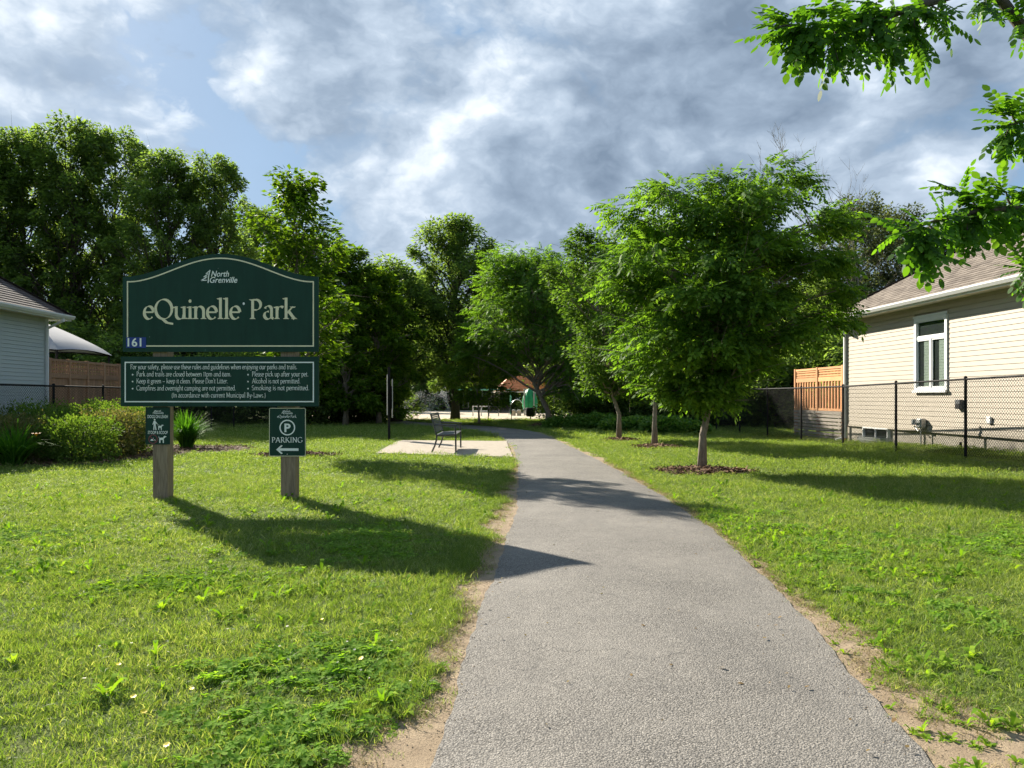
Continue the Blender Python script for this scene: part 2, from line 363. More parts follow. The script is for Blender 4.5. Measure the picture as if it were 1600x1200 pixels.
M['weed'] = leaf_mat('weed_leaf', [(.09, .19, .018), (.16, .29, .028), (.26, .38, .045)], (1.5, 1.5, .4), .45, .85, 2.0, .03)

# ------------------------------------------------------------------ the ground, the path, the pad
LY = np.array([-2, .5, 2.8, 5.8, 7.5, 9.05, 14.2, 20.5, 25, 27.5, 30, 33, 36.5, 40, 46.0])
LX = np.array([-.50, -.42, -.30, -.145, -.03, .06, .12, .05, -.3, -.6, -1.1, -2.4, -4.6, -7, -9.0])
RY = np.array([-2, .5, 2.8, 5.8, 7.5, 9.05, 14.2, 20.5, 25, 27.5, 31, 35, 38.5, 42, 47.0])
RX = np.array([1.05, 1.32, 1.54, 1.91, 2.02, 2.07, 1.95, 1.62, 1.36, 1.2, .75, -.6, -3.2, -5.4, -7.0])
def smooth_interp(y, ys, xs):       # interpolation averaged over a small window: no corners
    return sum(np.interp(np.asarray(y)+o, ys, xs) for o in (-1.2, -.7, -.3, 0, .3, .7, 1.2))/7
def wob(y, seed, a):
    y = np.asarray(y, float); return a*(np.sin(y*2.1+seed)+.7*np.sin(y*5.3+seed*2.3)+.5*np.sin(y*11.7+seed*4.1)+.35*np.sin(y*27+seed))/2.5
def edgeL(y): return smooth_interp(y, LY, LX)+wob(y, 1.3, .028)
def edgeR(y): return smooth_interp(y, RY, RX)+wob(y, 4.2, .028)
def dirtL(y): return .03+.72*np.interp(y, [0, 2.8, 3.4, 5.8, 8, 10, 12, 14, 17, 22, 30], [.3, .24, .13, .17, .25, .22, .20, .08, .02, .03, .02])*(1+.7*np.sin(np.asarray(y)*3.7)*np.sin(np.asarray(y)*1.3+1))
def dirtR(y): return .03+np.interp(y, [0, 2.5, 3.4, 4.5, 5.5, 8, 13, 16, 20, 30], [.42, .34, .24, .13, .06, .03, .05, .14, .08, .03])*(1+.5*np.sin(np.asarray(y)*4.1+2))
def rise(x, y):                      # the lawn lifts a little towards the foundation of the cream house
    return .20*sst(8.7, 10.3, x)*(1-sst(17, 24, y))
PAD = [(-3.25, 18.35), (-3.52, 23.8), (-.17, 23.3), (.02, 17.1)]
def in_poly(x, y, P):
    x = np.asarray(x); y = np.asarray(y); r = np.zeros(x.shape, bool); n = len(P)
    for i in range(n):
        (x0, y0), (x1, y1) = P[i], P[(i+1) % n]
        r ^= ((y0 > y) != (y1 > y)) & (x < (x1-x0)*(y-y0)/(y1-y0+1e-12)+x0)
    return r
BED = [(-14, 13.0), (-10.3, 14.55), (-9.0, 14.95), (-8.3, 15.6), (-7.7, 17.2), (-7.75, 18.6), (-6.9, 19.0), (-6.6, 20.2), (-7.5, 21.3), (-11.3, 21.6), (-14, 21.0)]
def sheet(name, P, z, mat, kind='structure', sub=None):
    me = bpy.data.meshes.new(name); me.from_pydata([(x, y, z) for x, y in P], [], [tuple(range(len(P)))])
    o = link(name, me, mat); o['kind'] = kind; return o

gx = np.concatenate([np.linspace(-400, -24, 14), np.linspace(-20, 20, 161), np.linspace(24, 400, 14)])
gy = np.concatenate([np.linspace(-120, -6, 8), np.linspace(-4, 50, 109), np.linspace(54, 600, 18)])
GX, GY = np.meshgrid(gx, gy); GZ = rise(GX, GY)
V = np.stack([GX, GY, GZ], -1).reshape(-1, 3); nx = len(gx); ny = len(gy)
ii, jj = np.meshgrid(np.arange(nx-1), np.arange(ny-1)); q = (jj*nx+ii).ravel()
link('ground', np_mesh('ground', V, np.stack([q, q+1, q+nx+1, q+nx], 1), M['soil']))['kind'] = 'structure'

def ribbon(name, ya, yb, n, fl, fr, z, mat, cross=5, crown=0.0):
    ys = np.linspace(ya, yb, n); L = fl(ys); Rr = fr(ys); u = np.linspace(0, 1, cross)
    X = L[:, None]*(1-u)+Rr[:, None]*u; Y = np.repeat(ys[:, None], cross, 1); Z = z+crown*(1-(2*u-1)**2)+0*X
    V = np.stack([X, Y, Z], -1).reshape(-1, 3); a, b = np.meshgrid(np.arange(cross-1), np.arange(n-1)); q = (b*cross+a).ravel()
    o = link(name, np_mesh(name, V, np.stack([q, q+1, q+cross+1, q+cross], 1), mat, True)); o['kind'] = 'structure'; return o
ribbon('path', -2, 44, 1200, edgeL, edgeR, .012, M['asphalt'], 7, .02)
ribbon('dirt_verge', -2, 30, 800, lambda y: edgeL(y)-dirtL(y)-.10, lambda y: edgeL(y)+.05, .005, M['dirt'], 3)
ribbon('dirt_verge', -2, 30, 800, lambda y: edgeR(y)-.05, lambda y: edgeR(y)+dirtR(y)+.12, .005, M['dirt'], 3)
m = MB(); m.v = [(x, y, z) for z in (-.05, .03) for x, y in PAD]
m.f = [(4, 5, 6, 7), (0, 1, 5, 4), (1, 2, 6, 5), (2, 3, 7, 6), (3, 0, 4, 7)]
m.obj('bench_pad', M['concrete'])['kind'] = 'structure'
sheet('play_area', [(-16, 46.5), (-9, 45.8), (-1, 46.3), (6, 46.8), (10, 52), (11, 80), (-20, 80)], .02, M['sand'])
sheet('planting_bed', BED, .008, M['bed'])

# ------------------------------------------------------------------ grass (nobody could count it)
rng = np.random.default_rng(7)
HID = bpy.data.collections.new('blade_library')       # never linked: only a source for the grass points
def blade_mesh(name, n, rad, hmin, hmax, w, mat, lean=.5, seg=2, seed=0):
    r = np.random.default_rng(seed); V = []; Fq = []
    for _ in range(n):
        a = r.uniform(0, 2*math.pi); rr = rad*math.sqrt(r.uniform()); x0, y0 = rr*math.cos(a), rr*math.sin(a)
        h = r.uniform(hmin, hmax); b = r.uniform(0, 2*math.pi); ln = lean*h*r.uniform(.2, 1.2); c, s = math.cos(b), math.sin(b)
        f = b+r.uniform(-1.2, 1.2)+math.pi/2; wx, wy = math.cos(f)*w/2, math.sin(f)*w/2; base = len(V)
        for k in range(seg+1):
            u = k/seg; ww = 1-.9*u**1.5; px, py, pz = x0+c*ln*u*u, y0+s*ln*u*u, h*(u-.18*u*u*lean)
            V += [(px-wx*ww, py-wy*ww, pz), (px+wx*ww, py+wy*ww, pz)]
        for k in range(seg): Fq.append((base+2*k, base+2*k+1, base+2*k+3, base+2*k+2))
    return bpy.data.objects.new(name, np_mesh(name, V, Fq, mat))
def rosette(name, n, L, W, mat, seed, up=.25, tri=False):
    r = np.random.default_rng(seed); V = []; Fq = []
    for k in range(n):
        a = 2*math.pi*(k+r.uniform(-.3, .3))/n; l = L*r.uniform(.6, 1.1); w = W*r.uniform(.7, 1.1); e = up*r.uniform(.3, 1.6)
        c, s = math.cos(a), math.sin(a); base = len(V)
        for u, ww in ((0.02, .18), (.35, .8), (.7, 1), (1, .12)):
            z = l*e*math.sin(u*2.2); V += [(c*l*u-s*w*ww/2, s*l*u+c*w*ww/2, z), (c*l*u+s*w*ww/2, s*l*u-c*w*ww/2, z)]
        for k2 in range(3): Fq.append((base+2*k2, base+2*k2+1, base+2*k2+3, base+2*k2+2))
    return bpy.data.objects.new(name, np_mesh(name, V, Fq, mat))
def clover_mesh(name, n, rad, mat, seed):
    r = np.random.default_rng(seed); V = []; Fq = []
    for _ in range(n):
        a = r.uniform(0, 6.28); rr = rad*math.sqrt(r.uniform()); x0, y0, z0 = rr*math.cos(a), rr*math.sin(a), r.uniform(.012, .036); s0 = r.uniform(.010, .018); a0 = r.uniform(0, 6.28)
        tx, ty = r.uniform(-.4, .4), r.uniform(-.4, .4)
        for k in range(3):
            b = a0+k*2.094; base = len(V)
            for u, v in ((0, 0), (.7, -.62), (1.25, -.35), (1.15, 0), (1.25, .35), (.7, .62)):
                px = (u*math.cos(b)-v*math.sin(b))*s0; py = (u*math.sin(b)+v*math.cos(b))*s0; V.append((x0+px, y0+py, z0+px*tx+py*ty+.25*s0*abs(v)))
            Fq += [(base, base+1, base+2, base+3), (base, base+3, base+4, base+5)]
    return bpy.data.objects.new(name, np_mesh(name, V, Fq, mat))
def flower_mesh(name, mat, h, r0):
    V = []; Fq = []
    for k in range(8):
        a = k*math.pi/4
        V += [(0, 0, h), (r0*math.cos(a-.35), r0*math.sin(a-.35), h+.004), (r0*1.15*math.cos(a), r0*1.15*math.sin(a), h+.002), (r0*math.cos(a+.35), r0*math.sin(a+.35), h+.004)]; Fq.append(tuple(range(4*k, 4*k+4)))
    return bpy.data.objects.new(name, np_mesh(name, V, Fq, mat))
def library(name, objs):
    c = bpy.data.collections.new(name)
    for o in objs: c.objects.link(o)
    return c
def scatter(name, coll, P, rot, scl, label=None):
    me = bpy.data.meshes.new(name); me.vertices.add(len(P)); me.vertices.foreach_set('co', np.asarray(P, np.float32).ravel())
    a = me.attributes.new('rot', 'FLOAT_VECTOR', 'POINT'); a.data.foreach_set('vector', np.asarray(rot, np.float32).ravel())
    a = me.attributes.new('scl', 'FLOAT_VECTOR', 'POINT'); a.data.foreach_set('vector', np.asarray(scl, np.float32).ravel())
    o = link(name, me); o['kind'] = 'stuff'
    g = bpy.data.node_groups.new(name+'_nodes', 'GeometryNodeTree'); g.interface.new_socket('Geometry', in_out='INPUT', socket_type='NodeSocketGeometry'); g.interface.new_socket('Geometry', in_out='OUTPUT', socket_type='NodeSocketGeometry')
    gi = g.nodes.new('NodeGroupInput'); go = g.nodes.new('NodeGroupOutput'); ip = g.nodes.new('GeometryNodeInstanceOnPoints'); ci = g.nodes.new('GeometryNodeCollectionInfo')
    ci.inputs[0].default_value = coll; ci.inputs[1].default_value = True; ci.inputs[2].default_value = True
    ra = g.nodes.new('GeometryNodeInputNamedAttribute'); ra.data_type = 'FLOAT_VECTOR'; ra.inputs[0].default_value = 'rot'
    sa = g.nodes.new('GeometryNodeInputNamedAttribute'); sa.data_type = 'FLOAT_VECTOR'; sa.inputs[0].default_value = 'scl'
    er = g.nodes.new('FunctionNodeEulerToRotation')
    L = g.links.new; L(gi.outputs[0], ip.inputs['Points']); L(ci.outputs[0], ip.inputs['Instance']); ip.inputs['Pick Instance'].default_value = True
    L(ra.outputs[0], er.inputs[0]); L(er.outputs[0], ip.inputs['Rotation']); L(sa.outputs[0], ip.inputs['Scale']); L(ip.outputs[0], go.inputs[0])
    md = o.modifiers.new('points', 'NODES'); md.node_group = g
    return o
def vnoise(x, y, s, seed):           # cheap smooth value noise
    r = np.random.default_rng(seed); T = r.random((64, 64)); x = np.asarray(x)*s+13.7; y = np.asarray(y)*s+5.1
    xi = np.floor(x).astype(int); yi = np.floor(y).astype(int); u = x-xi; v = y-yi; u = u*u*(3-2*u); v = v*v*(3-2*v)
    g = lambda a, b: T[a % 64, b % 64]
    return (g(xi, yi)*(1-u)+g(xi+1, yi)*u)*(1-v)+(g(xi, yi+1)*(1-u)+g(xi+1, yi+1)*u)*v
RINGS = []                           # mulch rings round the young trees: (x, y, rx, ry)
for px, py, rx, ry in ((462, 712, 1.0, .65), (1097, 737, .92, .68), (1026, 699, .75, .75), (969, 688, .6, .7), (857, 667, 1.1, 1.2), (749, 664, .5, .6)):
    x, y = ground_px(px, py); RINGS.append((x, y, rx, ry))
HOUSE_R = (10.2, 23.5); HOUSE_L = (-13.35, 22.05); ROT = math.atan(.033)
def lawn_ok(x, y, soft=0.0):
    n = vnoise(x, y, 4, 3)*.16+vnoise(x, y, 13, 4)*.14-.01
    ok = (x < edgeL(y)-dirtL(y)*(.35+.9*n/.13)+.02) | (x > edgeR(y)+dirtR(y)*(.3+.9*n/.13)-.01) | (y > 44.5)
    ok &= ~in_poly(x, y, [(-3.28+.02, 18.3), (-3.54, 23.84), (-.14, 23.34), (.05, 17.06)])
    ok &= ~in_poly(x, y, BED)
    for cx, cy_, rx, ry in RINGS: ok &= (((x-cx)/rx)**2+((y-cy_)/ry)**2) > .92+.3*(n/.13-1)
    ok &= ~((x > 11.0-.033*y-.05) & (y < 23.6)) & ~((x < -12.9-.033*(y-22)) & (y < 22.2))
    ok &= ~((y > 46) & (x > -14) & (x < 9))
    return ok
def scatter_pts(dens, y0, y1, marg=.8, cut=None):
    A = 0; k = .70
    n = int(dens*(k*(y1*y1-y0*y0)+2*marg*(y1-y0))*1.0)
    y = np.sqrt(rng.uniform(y0*y0, y1*y1, n)); x = rng.uniform(-1, 1, n)*(k*y+marg)
    ok = lawn_ok(x, y); return x[ok], y[ok]
short = library('grass_short', [blade_mesh('tuft_a%d' % i, 26, .075, .022, .062, .0042, M['grass'], .9, 2, i) for i in range(6)])
tall = library('grass_tall', [blade_mesh('tuft_b%d' % i, 20, .05, .05, .105, .0046, M['grass'], .8, 3, 20+i) for i in range(4)])
wide = library('grass_wide', [blade_mesh('tuft_c%d' % i, 44, .17, .03, .075, .009, M['grass'], .8, 2, 40+i) for i in range(5)])
def place(name, coll, x, y, smin, smax, tilt=.25, z=0.0, hs=None):
    n = len(x); rot = np.stack([rng.normal(0, tilt, n), rng.normal(0, tilt, n), rng.uniform(0, 6.28, n)], 1)
    s = rng.uniform(smin, smax, n); S = np.stack([s, s, s*(hs if hs is not None else 1)], 1)
    return scatter(name, coll, np.stack([x, y, rise(x, y)+z+0*x], 1), rot, S)
x, y = scatter_pts(520, 1.6, 6.5); place('grass', short, x, y, .7, 1.25, hs=.42+.62*vnoise(x, y, 1.7, 9))
x, y = scatter_pts(250, 6.5, 13); place('grass', short, x, y, .9, 1.6, hs=.38+.55*vnoise(x, y, 1.2, 9))
x, y = scatter_pts(70, 13, 26); place('grass', wide, x, y, .8, 1.3, hs=.35+.45*vnoise(x, y, .9, 9))
x, y = scatter_pts(22, 26, 46, 1); place('grass', wide, x, y, 1.3, 2.1, hs=.4+.4*vnoise(x, y, .9, 9))
x, y = scatter_pts(60, 1.6, 10); k = vnoise(x, y, 1.1, 31) > .58; place('grass', tall, x[k], y[k], .42, .8)
# longer uncut fringe where the mower misses: sign posts, verges
def fringe(n, fx, y0, y1, spread):
    y = rng.uniform(y0, y1, n); x = fx(y)+rng.normal(0, spread, n); k = lawn_ok(x, y); return x[k], y[k]
x, y = fringe(2600, lambda y: edgeL(y)-dirtL(y)-.10, 2, 17, .09); place('grass', tall, x, y, .45, .95)
x, y = fringe(1600, lambda y: edgeR(y)+dirtR(y)+.10, 2, 17, .10); place('grass', tall, x, y, .40, .8)
# clover, weeds and a few flowers
clov = library('clover_patch', [clover_mesh('clover_%d' % i, 26, .075, M['clover'], 60+i) for i in range(4)])
x, y = scatter_pts(210, 1.6, 9); c = vnoise(x, y, .55, 77)+.5*vnoise(x, y, 2.0, 78)
near_l = np.exp(-(((x+.85)/.85)**4+((y-3.3)/1.0)**4)); right = np.exp(-((x-edgeR(y)-.75)/.5)**2)*(y < 8)
k = (c+near_l*.72+right*.30+rng.normal(0, .16, len(x))) > 1.12; place('clover', clov, x[k], y[k], .75, 1.25, .15)
wl = library('weed_rosettes', [rosette('weed_%d' % i, 7+i, .09, .034, M['weed'], 80+i, .35+.1*i) for i in range(4)])
x, y = scatter_pts(9, 1.8, 12); place('weeds', wl, x, y, .5, 1.15, .15)
x, y = fringe(330, lambda y: edgeR(y)+.30, 2.2, 9.5, .22); place('weeds', wl, x, y, .45, 1.0, .15)
yr = rng.uniform(2.2, 6.5, 130); xr = edgeR(yr)+rng.uniform(.02, .45, 130); place('weeds', wl, xr, yr, .22, .62, .15)
yr = rng.uniform(2, 12, 420); xr = np.where(rng.uniform(0, 1, 420) < .5, edgeR(yr)+rng.uniform(0, 1, 420)*dirtR(yr)*1.2, edgeL(yr)-rng.uniform(.15, 1, 420)*dirtL(yr)*1.2); place('grass', short, xr, yr, .3, .65, .3)
for cx, cy_, n, s in ((-5.6, 7.6, 70, .5), (-3.5, 5.9, 45, .28), (-4.1, 6.9, 40, .35), (-2.1, 5.4, 40, .3), (2.9, 6.0, 90, .5), (2.5, 7.4, 80, .4)):
    x = cx+rng.normal(0, s, n); y = cy_+rng.normal(0, s*.6, n); k = lawn_ok(x, y); place('weeds', wl, x[k], y[k], .5, 1.0, .2)
for cx, cy_, n_, s_ in ((-5.1, 7.3, 60, .45), (-2.45, 5.55, 60, .30)):      # lighter creeping weed
    x = cx+rng.normal(0, s_, n_*2); y = cy_+rng.normal(0, s_*.7, n_*2); k = lawn_ok(x, y); place('clover', library('creeping_weed', [clover_mesh('creeping_%d' % n_, 26, .075, M['weed'], n_)]), x[k], y[k], .6, 1.0, .15)
fl = library('yellow_flowers', [flower_mesh('yellow_flower', M['petal_yellow'], .06, .009)])
x = np.array([-1.52, -1.50, -1.41, -1.26, -1.62, -1.33, -1.1, -.72, -1.9]); y = np.array([3.15, 3.28, 3.4, 2.85, 3.3, 3.9, 4.5, 3.8, 3.7]); place('yellow_flowers', fl, x, y, .9, 1.4, .3)
wf = library('clover_flowers', [flower_mesh('clover_flower', plain('clover_white', (.50, .50, .40), .7), .055, .006)])
x = rng.normal(-.9, .8, 36); y = rng.normal(3.7, .8, 36); k = lawn_ok(x, y) & (y > 2); place('clover_flowers', wf, x[k], y[k], .8, 1.3, .3)
# loose grit and litter on the bare verge
grit = library('grit', [bpy.data.objects.new('pebble', MB().lathe([(0.0, -.003), (.0035, -.001), (.003, .0015), (0.0, .002)], 6).mesh('pebble', M['dirt']))])
y = np.concatenate([rng.uniform(2, 14, 1500), rng.uniform(2, 8, 1200)]); x = np.concatenate([edgeL(y[:1500])-rng.uniform(0, 1, 1500)*dirtL(y[:1500]), edgeR(y[1500:])+rng.uniform(0, 1, 1200)*dirtR(y[1500:])])
place('grit', grit, x, y, .3, 1.2, .5, .006)
lit_ = library('leaf_litter_kinds', [rosette('litter_%d' % i, 1, .035, .018, leaf_mat('litter%d' % i, [(.10, .06, .03), (.2, .13, .06), (.16, .2, .04)], (1, 1, 1), .2), 300+i, .1) for i in range(4)])
y = rng.uniform(2.2, 16, 260); w_ = edgeR(y)-edgeL(y); u = np.where(rng.uniform(0, 1, 260) < .7, rng.beta(.35, .35, 260), rng.uniform(0, 1, 260)); place('leaf_litter', lit_, edgeL(y)+w_*u, y, .35, 1.0, .2, .034)
y = np.concatenate([rng.uniform(2, 15, 1600)]); u = np.where(rng.uniform(0, 1, 1600) < .6, np.abs(rng.normal(0, .07, 1600)), 1-np.abs(rng.normal(0, .05, 1600))); place('grit', grit, edgeL(y)+(edgeR(y)-edgeL(y))*np.clip(u, 0, 1), y, .3, 1.0, .5, .016)
thatch = library('dead_grass', [blade_mesh('dead_%d' % i, 14, .05, .012, .035, .004, leaf_mat('dead_blade%d' % i, [(.20, .15, .07), (.32, .26, .13), (.42, .36, .2)], (1, 1, .8), .3), 2.2, 2, 95+i) for i in range(3)])
y = rng.uniform(2, 16, 900); x = edgeL(y)-dirtL(y)*rng.uniform(.5, 1.5, 900); place('dead_grass', thatch, x, y, .7, 1.3, .2, .006)
y = rng.uniform(2, 16, 900); x = edgeR(y)+dirtR(y)*rng.uniform(.3, 1.6, 900); place('dead_grass', thatch, x, y, .7, 1.3, .2, .006)

# ------------------------------------------------------------------ foliage engine
def unit(v): return v/np.maximum(np.linalg.norm(v, axis=-1, keepdims=True), 1e-9)
def leaf_cloud(T, Fq, pos, tip, nrm, scl):
    """bake len(pos) copies of the leaf template T (x side, y tip, z normal)"""
    t = unit(tip); s = unit(np.cross(t, nrm)); n = np.cross(s, t)
    B = np.stack([s, t, n], 1)*np.asarray(scl)[:, None, None]
    V = np.einsum('ti,kij->ktj', T, B)+pos[:, None, :]
    Fk = Fq[None]+(np.arange(len(pos))*len(T))[:, None, None]
    return V.reshape(-1, 3), Fk.reshape(-1, Fq.shape[1])
DIAMOND = np.array([(0, 0, 0), (.30, .45, .03), (0, 1, -.06), (-.30, .45, .03)]); DQ = np.array([(0, 1, 2, 3)])
ROUND = np.array([(0, 0, 0), (.34, .28, .05), (.32, .68, .04), (0, 1, -.06), (-.32, .68, .04), (-.34, .28, .05)]); RQ = np.array([(0, 1, 2, 3), (0, 3, 4, 5)])
def compound(n, leaflet, lq, ll, step, droop=.25):
    V = []; Fc = []
    for k in range(n):
        last = k == n-1; u = (k//2 if not last else (n-1)//2)*step+step*.8
        a = 0 if last else (1 if k % 2 else -1)*R(58); c, s = math.cos(a), math.sin(a); b = len(V); sz = ll*(1.15 if last else .85+.12*math.sin(k))
        for x, y, z in leaflet:
            X = (x*c+y*s)*sz; Y = (-x*s+y*c)*sz+u; V.append((X, Y, z*sz-droop*(Y**2)-.30*abs(X)))
        Fc += [tuple(b+i for i in f) for f in lq]
    return np.array(V), np.array(Fc)
OVAL = np.array([(0, 0, 0), (.23, .14, .05), (.35, .42, .07), (.27, .75, .03), (0, 1.02, -.06), (-.27, .75, .03), (-.35, .42, .07), (-.23, .14, .05)]); OQ = np.array([(0, 1, 2, 3, 4), (0, 4, 5, 6, 7)])
FROND, FROND_Q = compound(9, DIAMOND, DQ, .115, .062, .5)
NEAR, NEAR_Q = compound(11, OVAL, OQ, .066, .040, .55)
def curve_pts(a, b, sag, n=6, jit=0, r=None):
    a = np.array(a, float); b = np.array(b, float); u = np.linspace(0, 1, n)[:, None]; p = a*(1-u)+b*u; p[:, 2] += sag*np.sin(u[:, 0]*math.pi)
    if jit and r is not None: p[1:-1] += r.normal(0, jit, (n-2, 3))
    return p
def tree(name, label, X, Y, H, base, rx, leaf, seed, tr=.09, kind='frond', nb=26, lpb=170, ls=1.0, prof=None, mat_t='bark', group=None, cat='tree', flat=.45, crad=.30, lean=(0, 0), leaders=1, limit=None, clumps=None, up=.35, loc_z=0.0, shell=.45, extra=()):
    r = np.random.default_rng(seed)
    root = empty(name, (X, Y, loc_z), 0, label, cat, group)
    prof = prof or (lambda u: np.sqrt(np.clip(1-(2*u-.85)**2/1.4, .05, 1)))
    tb = MB(); top = np.array([lean[0], lean[1], H*.93])
    tp = curve_pts((0, 0, -.05), top, 0, 9, rx*.035, r); tp[0] = (0, 0, -.05); tp[1, :2] *= .3
    rad = [tr*1.35]+[tr*(1-.88*(i/8)**.9) for i in range(1, 9)]
    tb.tube(tp, rad, 9)
    if clumps is None:
        clumps = []
        for k in range(nb):
            u = (k+r.uniform(.1, .9))/nb; u = min(.995, u); a = k*2.39996+r.uniform(-.4, .4)
            rr = rx*prof(u)*(r.uniform()**shell)*r.uniform(.88, 1.1)
            clumps.append((lean[0]*u+rr*math.cos(a), lean[1]*u+rr*math.sin(a), base+(H-base)*u-.06*H*r.uniform(0, 1)*(1-u)))
    clumps = list(clumps)+list(extra)
    P = []; T = []; Nn = []; S = []
    for c in clumps:
        c = np.array(c)
        if limit is not None and not limit(c+np.array([X, Y, 0])): continue
        rh = math.hypot(c[0]-lean[0]*.5, c[1]-lean[1]*.5); z0 = max(base*.8, c[2]-up*rh-r.uniform(.02, .12)*H); z0 = min(z0, H*.88)
        i = np.interp(z0, tp[:, 2], np.arange(9)); p0 = np.array([np.interp(i, np.arange(9), tp[:, d]) for d in range(3)])
        r0 = float(np.interp(i, np.arange(9), rad))*.5
        bp = curve_pts(p0, c, .08*rh, 5, .03*rx, r); tb.tube(bp, [r0*(1-.8*k/4)+.006 for k in range(5)], 5, False)
        cr = rx*crad*r.uniform(.75, 1.25)
        for k in range(3):     # side twigs
            e = c+np.array([r.normal(0, cr*.7), r.normal(0, cr*.7), r.normal(0, cr*flat*.6)]); st = bp[r.integers(2, 4)]
            tb.tube(curve_pts(st, e, .02, 4), [r0*.35+.004, r0*.25+.003, r0*.15+.003, .003], 4, False)
        n = int(lpb*r.uniform(.7, 1.3))
        d = unit(r.normal(0, 1, (n, 3)))*(r.uniform(0, 1, (n, 1))**.42)*cr; d[:, 2] *= flat
        along = r.uniform(0, 1, n) < .22; ii_ = r.integers(2, 5, n)
        p = c+d; p[along] = bp[ii_[along]]+d[along]*.45
        out = d*np.array([1, 1, .4])+(c-np.array([lean[0]*.5, lean[1]*.5, c[2]]))*.22; out = unit(out)+r.normal(0, .38, (n, 3))
        out[:, 2] -= .18
        nn = np.stack([r.normal(0, .42, n), r.normal(0, .42, n), np.ones(n)], 1)+out*.25
        P.append(p); T.append(out); Nn.append(nn); S.append(ls*r.uniform(.65, 1.25, n))
    P = np.concatenate(P); T = np.concatenate(T); Nn = np.concatenate(Nn); S = np.concatenate(S)
    tem, fq = {'frond': (FROND, FROND_Q), 'near': (NEAR, NEAR_Q), 'simple': (DIAMOND, DQ), 'round': (ROUND, RQ)}[kind]
    Vv, Ff = leaf_cloud(tem, fq, P, T, Nn, S)
    tb.obj('trunk', M[mat_t], root, smooth=True); link('crown', np_mesh('crown', Vv, Ff, M[leaf]), None, root)
    return root

# ------------------------------------------------------------------ trees
def at(px, Y): return (px-800)*Y/F
def top(py, Y): return EYE+(HOR-py)*Y/F
x, y = ground_px(1097, 735)
tree('coffee_tree', 'wide full green tree with layered fronds, nearest on the right lawn', x, y, 5.3, 1.5, 1.95, 'leaf_bright', 11, .075, 'frond', 122, 92, .78,
     lambda u: np.interp(u, [0, .10, .25, .55, .85, 1], [.20, .40, .82, 1.06, 1.0, .88]), lean=(.6, 0), extra=[(2.45, 0, 2.75), (2.4, -.3, 3.3), (2.3, .1, 3.9), (2.5, .2, 3.0), (2.3, -.2, 4.5)], crad=.26, flat=.42, group='young trees along the path', shell=.55)
x, y = ground_px(1023, 697)
tree('coffee_tree', 'middle of three pale trunked trees on the right lawn, mostly behind the nearest', x, y, 6.0, 1.9, 1.35, 'leaf_bright', 12, .075, 'frond', 40, 70, .8, lambda u: np.interp(u, [0, .2, .5, 1], [.3, .9, 1, .5]), group='young trees along the path')
x, y = ground_px(967, 687)
tree('small_leaved_tree', 'slim olive green tree with small leaves, farthest of three on the right lawn', x, y, 6.6, 1.7, 2.0, 'leaf_mid', 13, .075, 'simple', 60, 330, .13, lambda u: np.interp(u, [0, .2, .5, .8, 1], [.35, .8, 1, .75, .3]), group='young trees along the path', lean=(-.9, 0), crad=.24, flat=.7)
x, y = ground_px(857, 666)
tree('coffee_tree', 'broad drooping green tree on a mulch mound beyond the bend of the path', x, y, 8.1, 1.7, 3.9, 'leaf_bright', 14, .14, 'frond', 120, 95, 1.05, lambda u: np.interp(u, [0, .15, .4, .7, 1], [.55, .9, 1, .75, .3]), group='young trees along the path', lean=(-1.1, 0), crad=.24, limit=lambda c: c[2] > 3.3 or 800+F*c[0]/c[1] > 858)
x, y = ground_px(749, 664)
tree('coffee_tree', 'smallest young tree, light green, left of the path bend', x, y, 5.0, 1.2, 1.6, 'leaf_yellow', 15, .055, 'frond', 36, 70, .9, group='young trees along the path', lean=(-.1, 0), crad=.28)
x, y = ground_px(463, 711)
tree('ash_tree', 'young yellow green tree rising right behind the big park sign', x, y, 6.5, 2.0, 1.2, 'leaf_yellow', 16, .06, 'simple', 64, 150, .145, lambda u: np.interp(u, [0, .25, .6, .85, 1], [.6, 1, .95, .75, .25]), group='young trees along the path', crad=.30, flat=.6, up=.6)
Y = 45.0
tree('oval_tree', 'tall dense oval tree in the middle distance, left of the shelter roof', at(711, Y), Y, top(346, Y), 2.6, 2.65, 'leaf_forest', 17, .24, 'simple', 90, 380, .21, lambda u: np.interp(u, [0, .15, .5, .85, 1], [.75, 1, 1, .8, .35]), 'bark_dark', crad=.25, flat=.9, up=.8, shell=.35)
Y = 42.0
tree('dark_tree', 'dark thick trunked tree just right of the edge-on notice post', at(618, Y), Y, 8.6, 2.6, 2.6, 'leaf_forest', 18, .30, 'simple', 60, 330, .22, mat_t='bark_dark', crad=.3, flat=.8)
yt = None
for i, (px, py, Y, lab, rx) in enumerate(((540, 392, 36.5, 'yellow green tree at the wood edge, just right of the park sign', 1.9), (592, 425, 38.0, 'lower yellow green tree at the wood edge, left of the notice post', 1.8), (500, 370, 40.0, 'yellow green tree mostly hidden behind the park sign', 2.2))):
    tree('maple_tree', lab, at(px, Y), Y, top(py, Y), 1.0, rx, 'leaf_yellow' if i < 2 else 'leaf_mid', 30+i, .13, 'simple', 62, 300, .21, lambda u: np.interp(u, [0, .2, .5, .8, 1], [.7, 1, 1, .75, .3]), group='trees at the left wood edge', crad=.26, flat=.65)
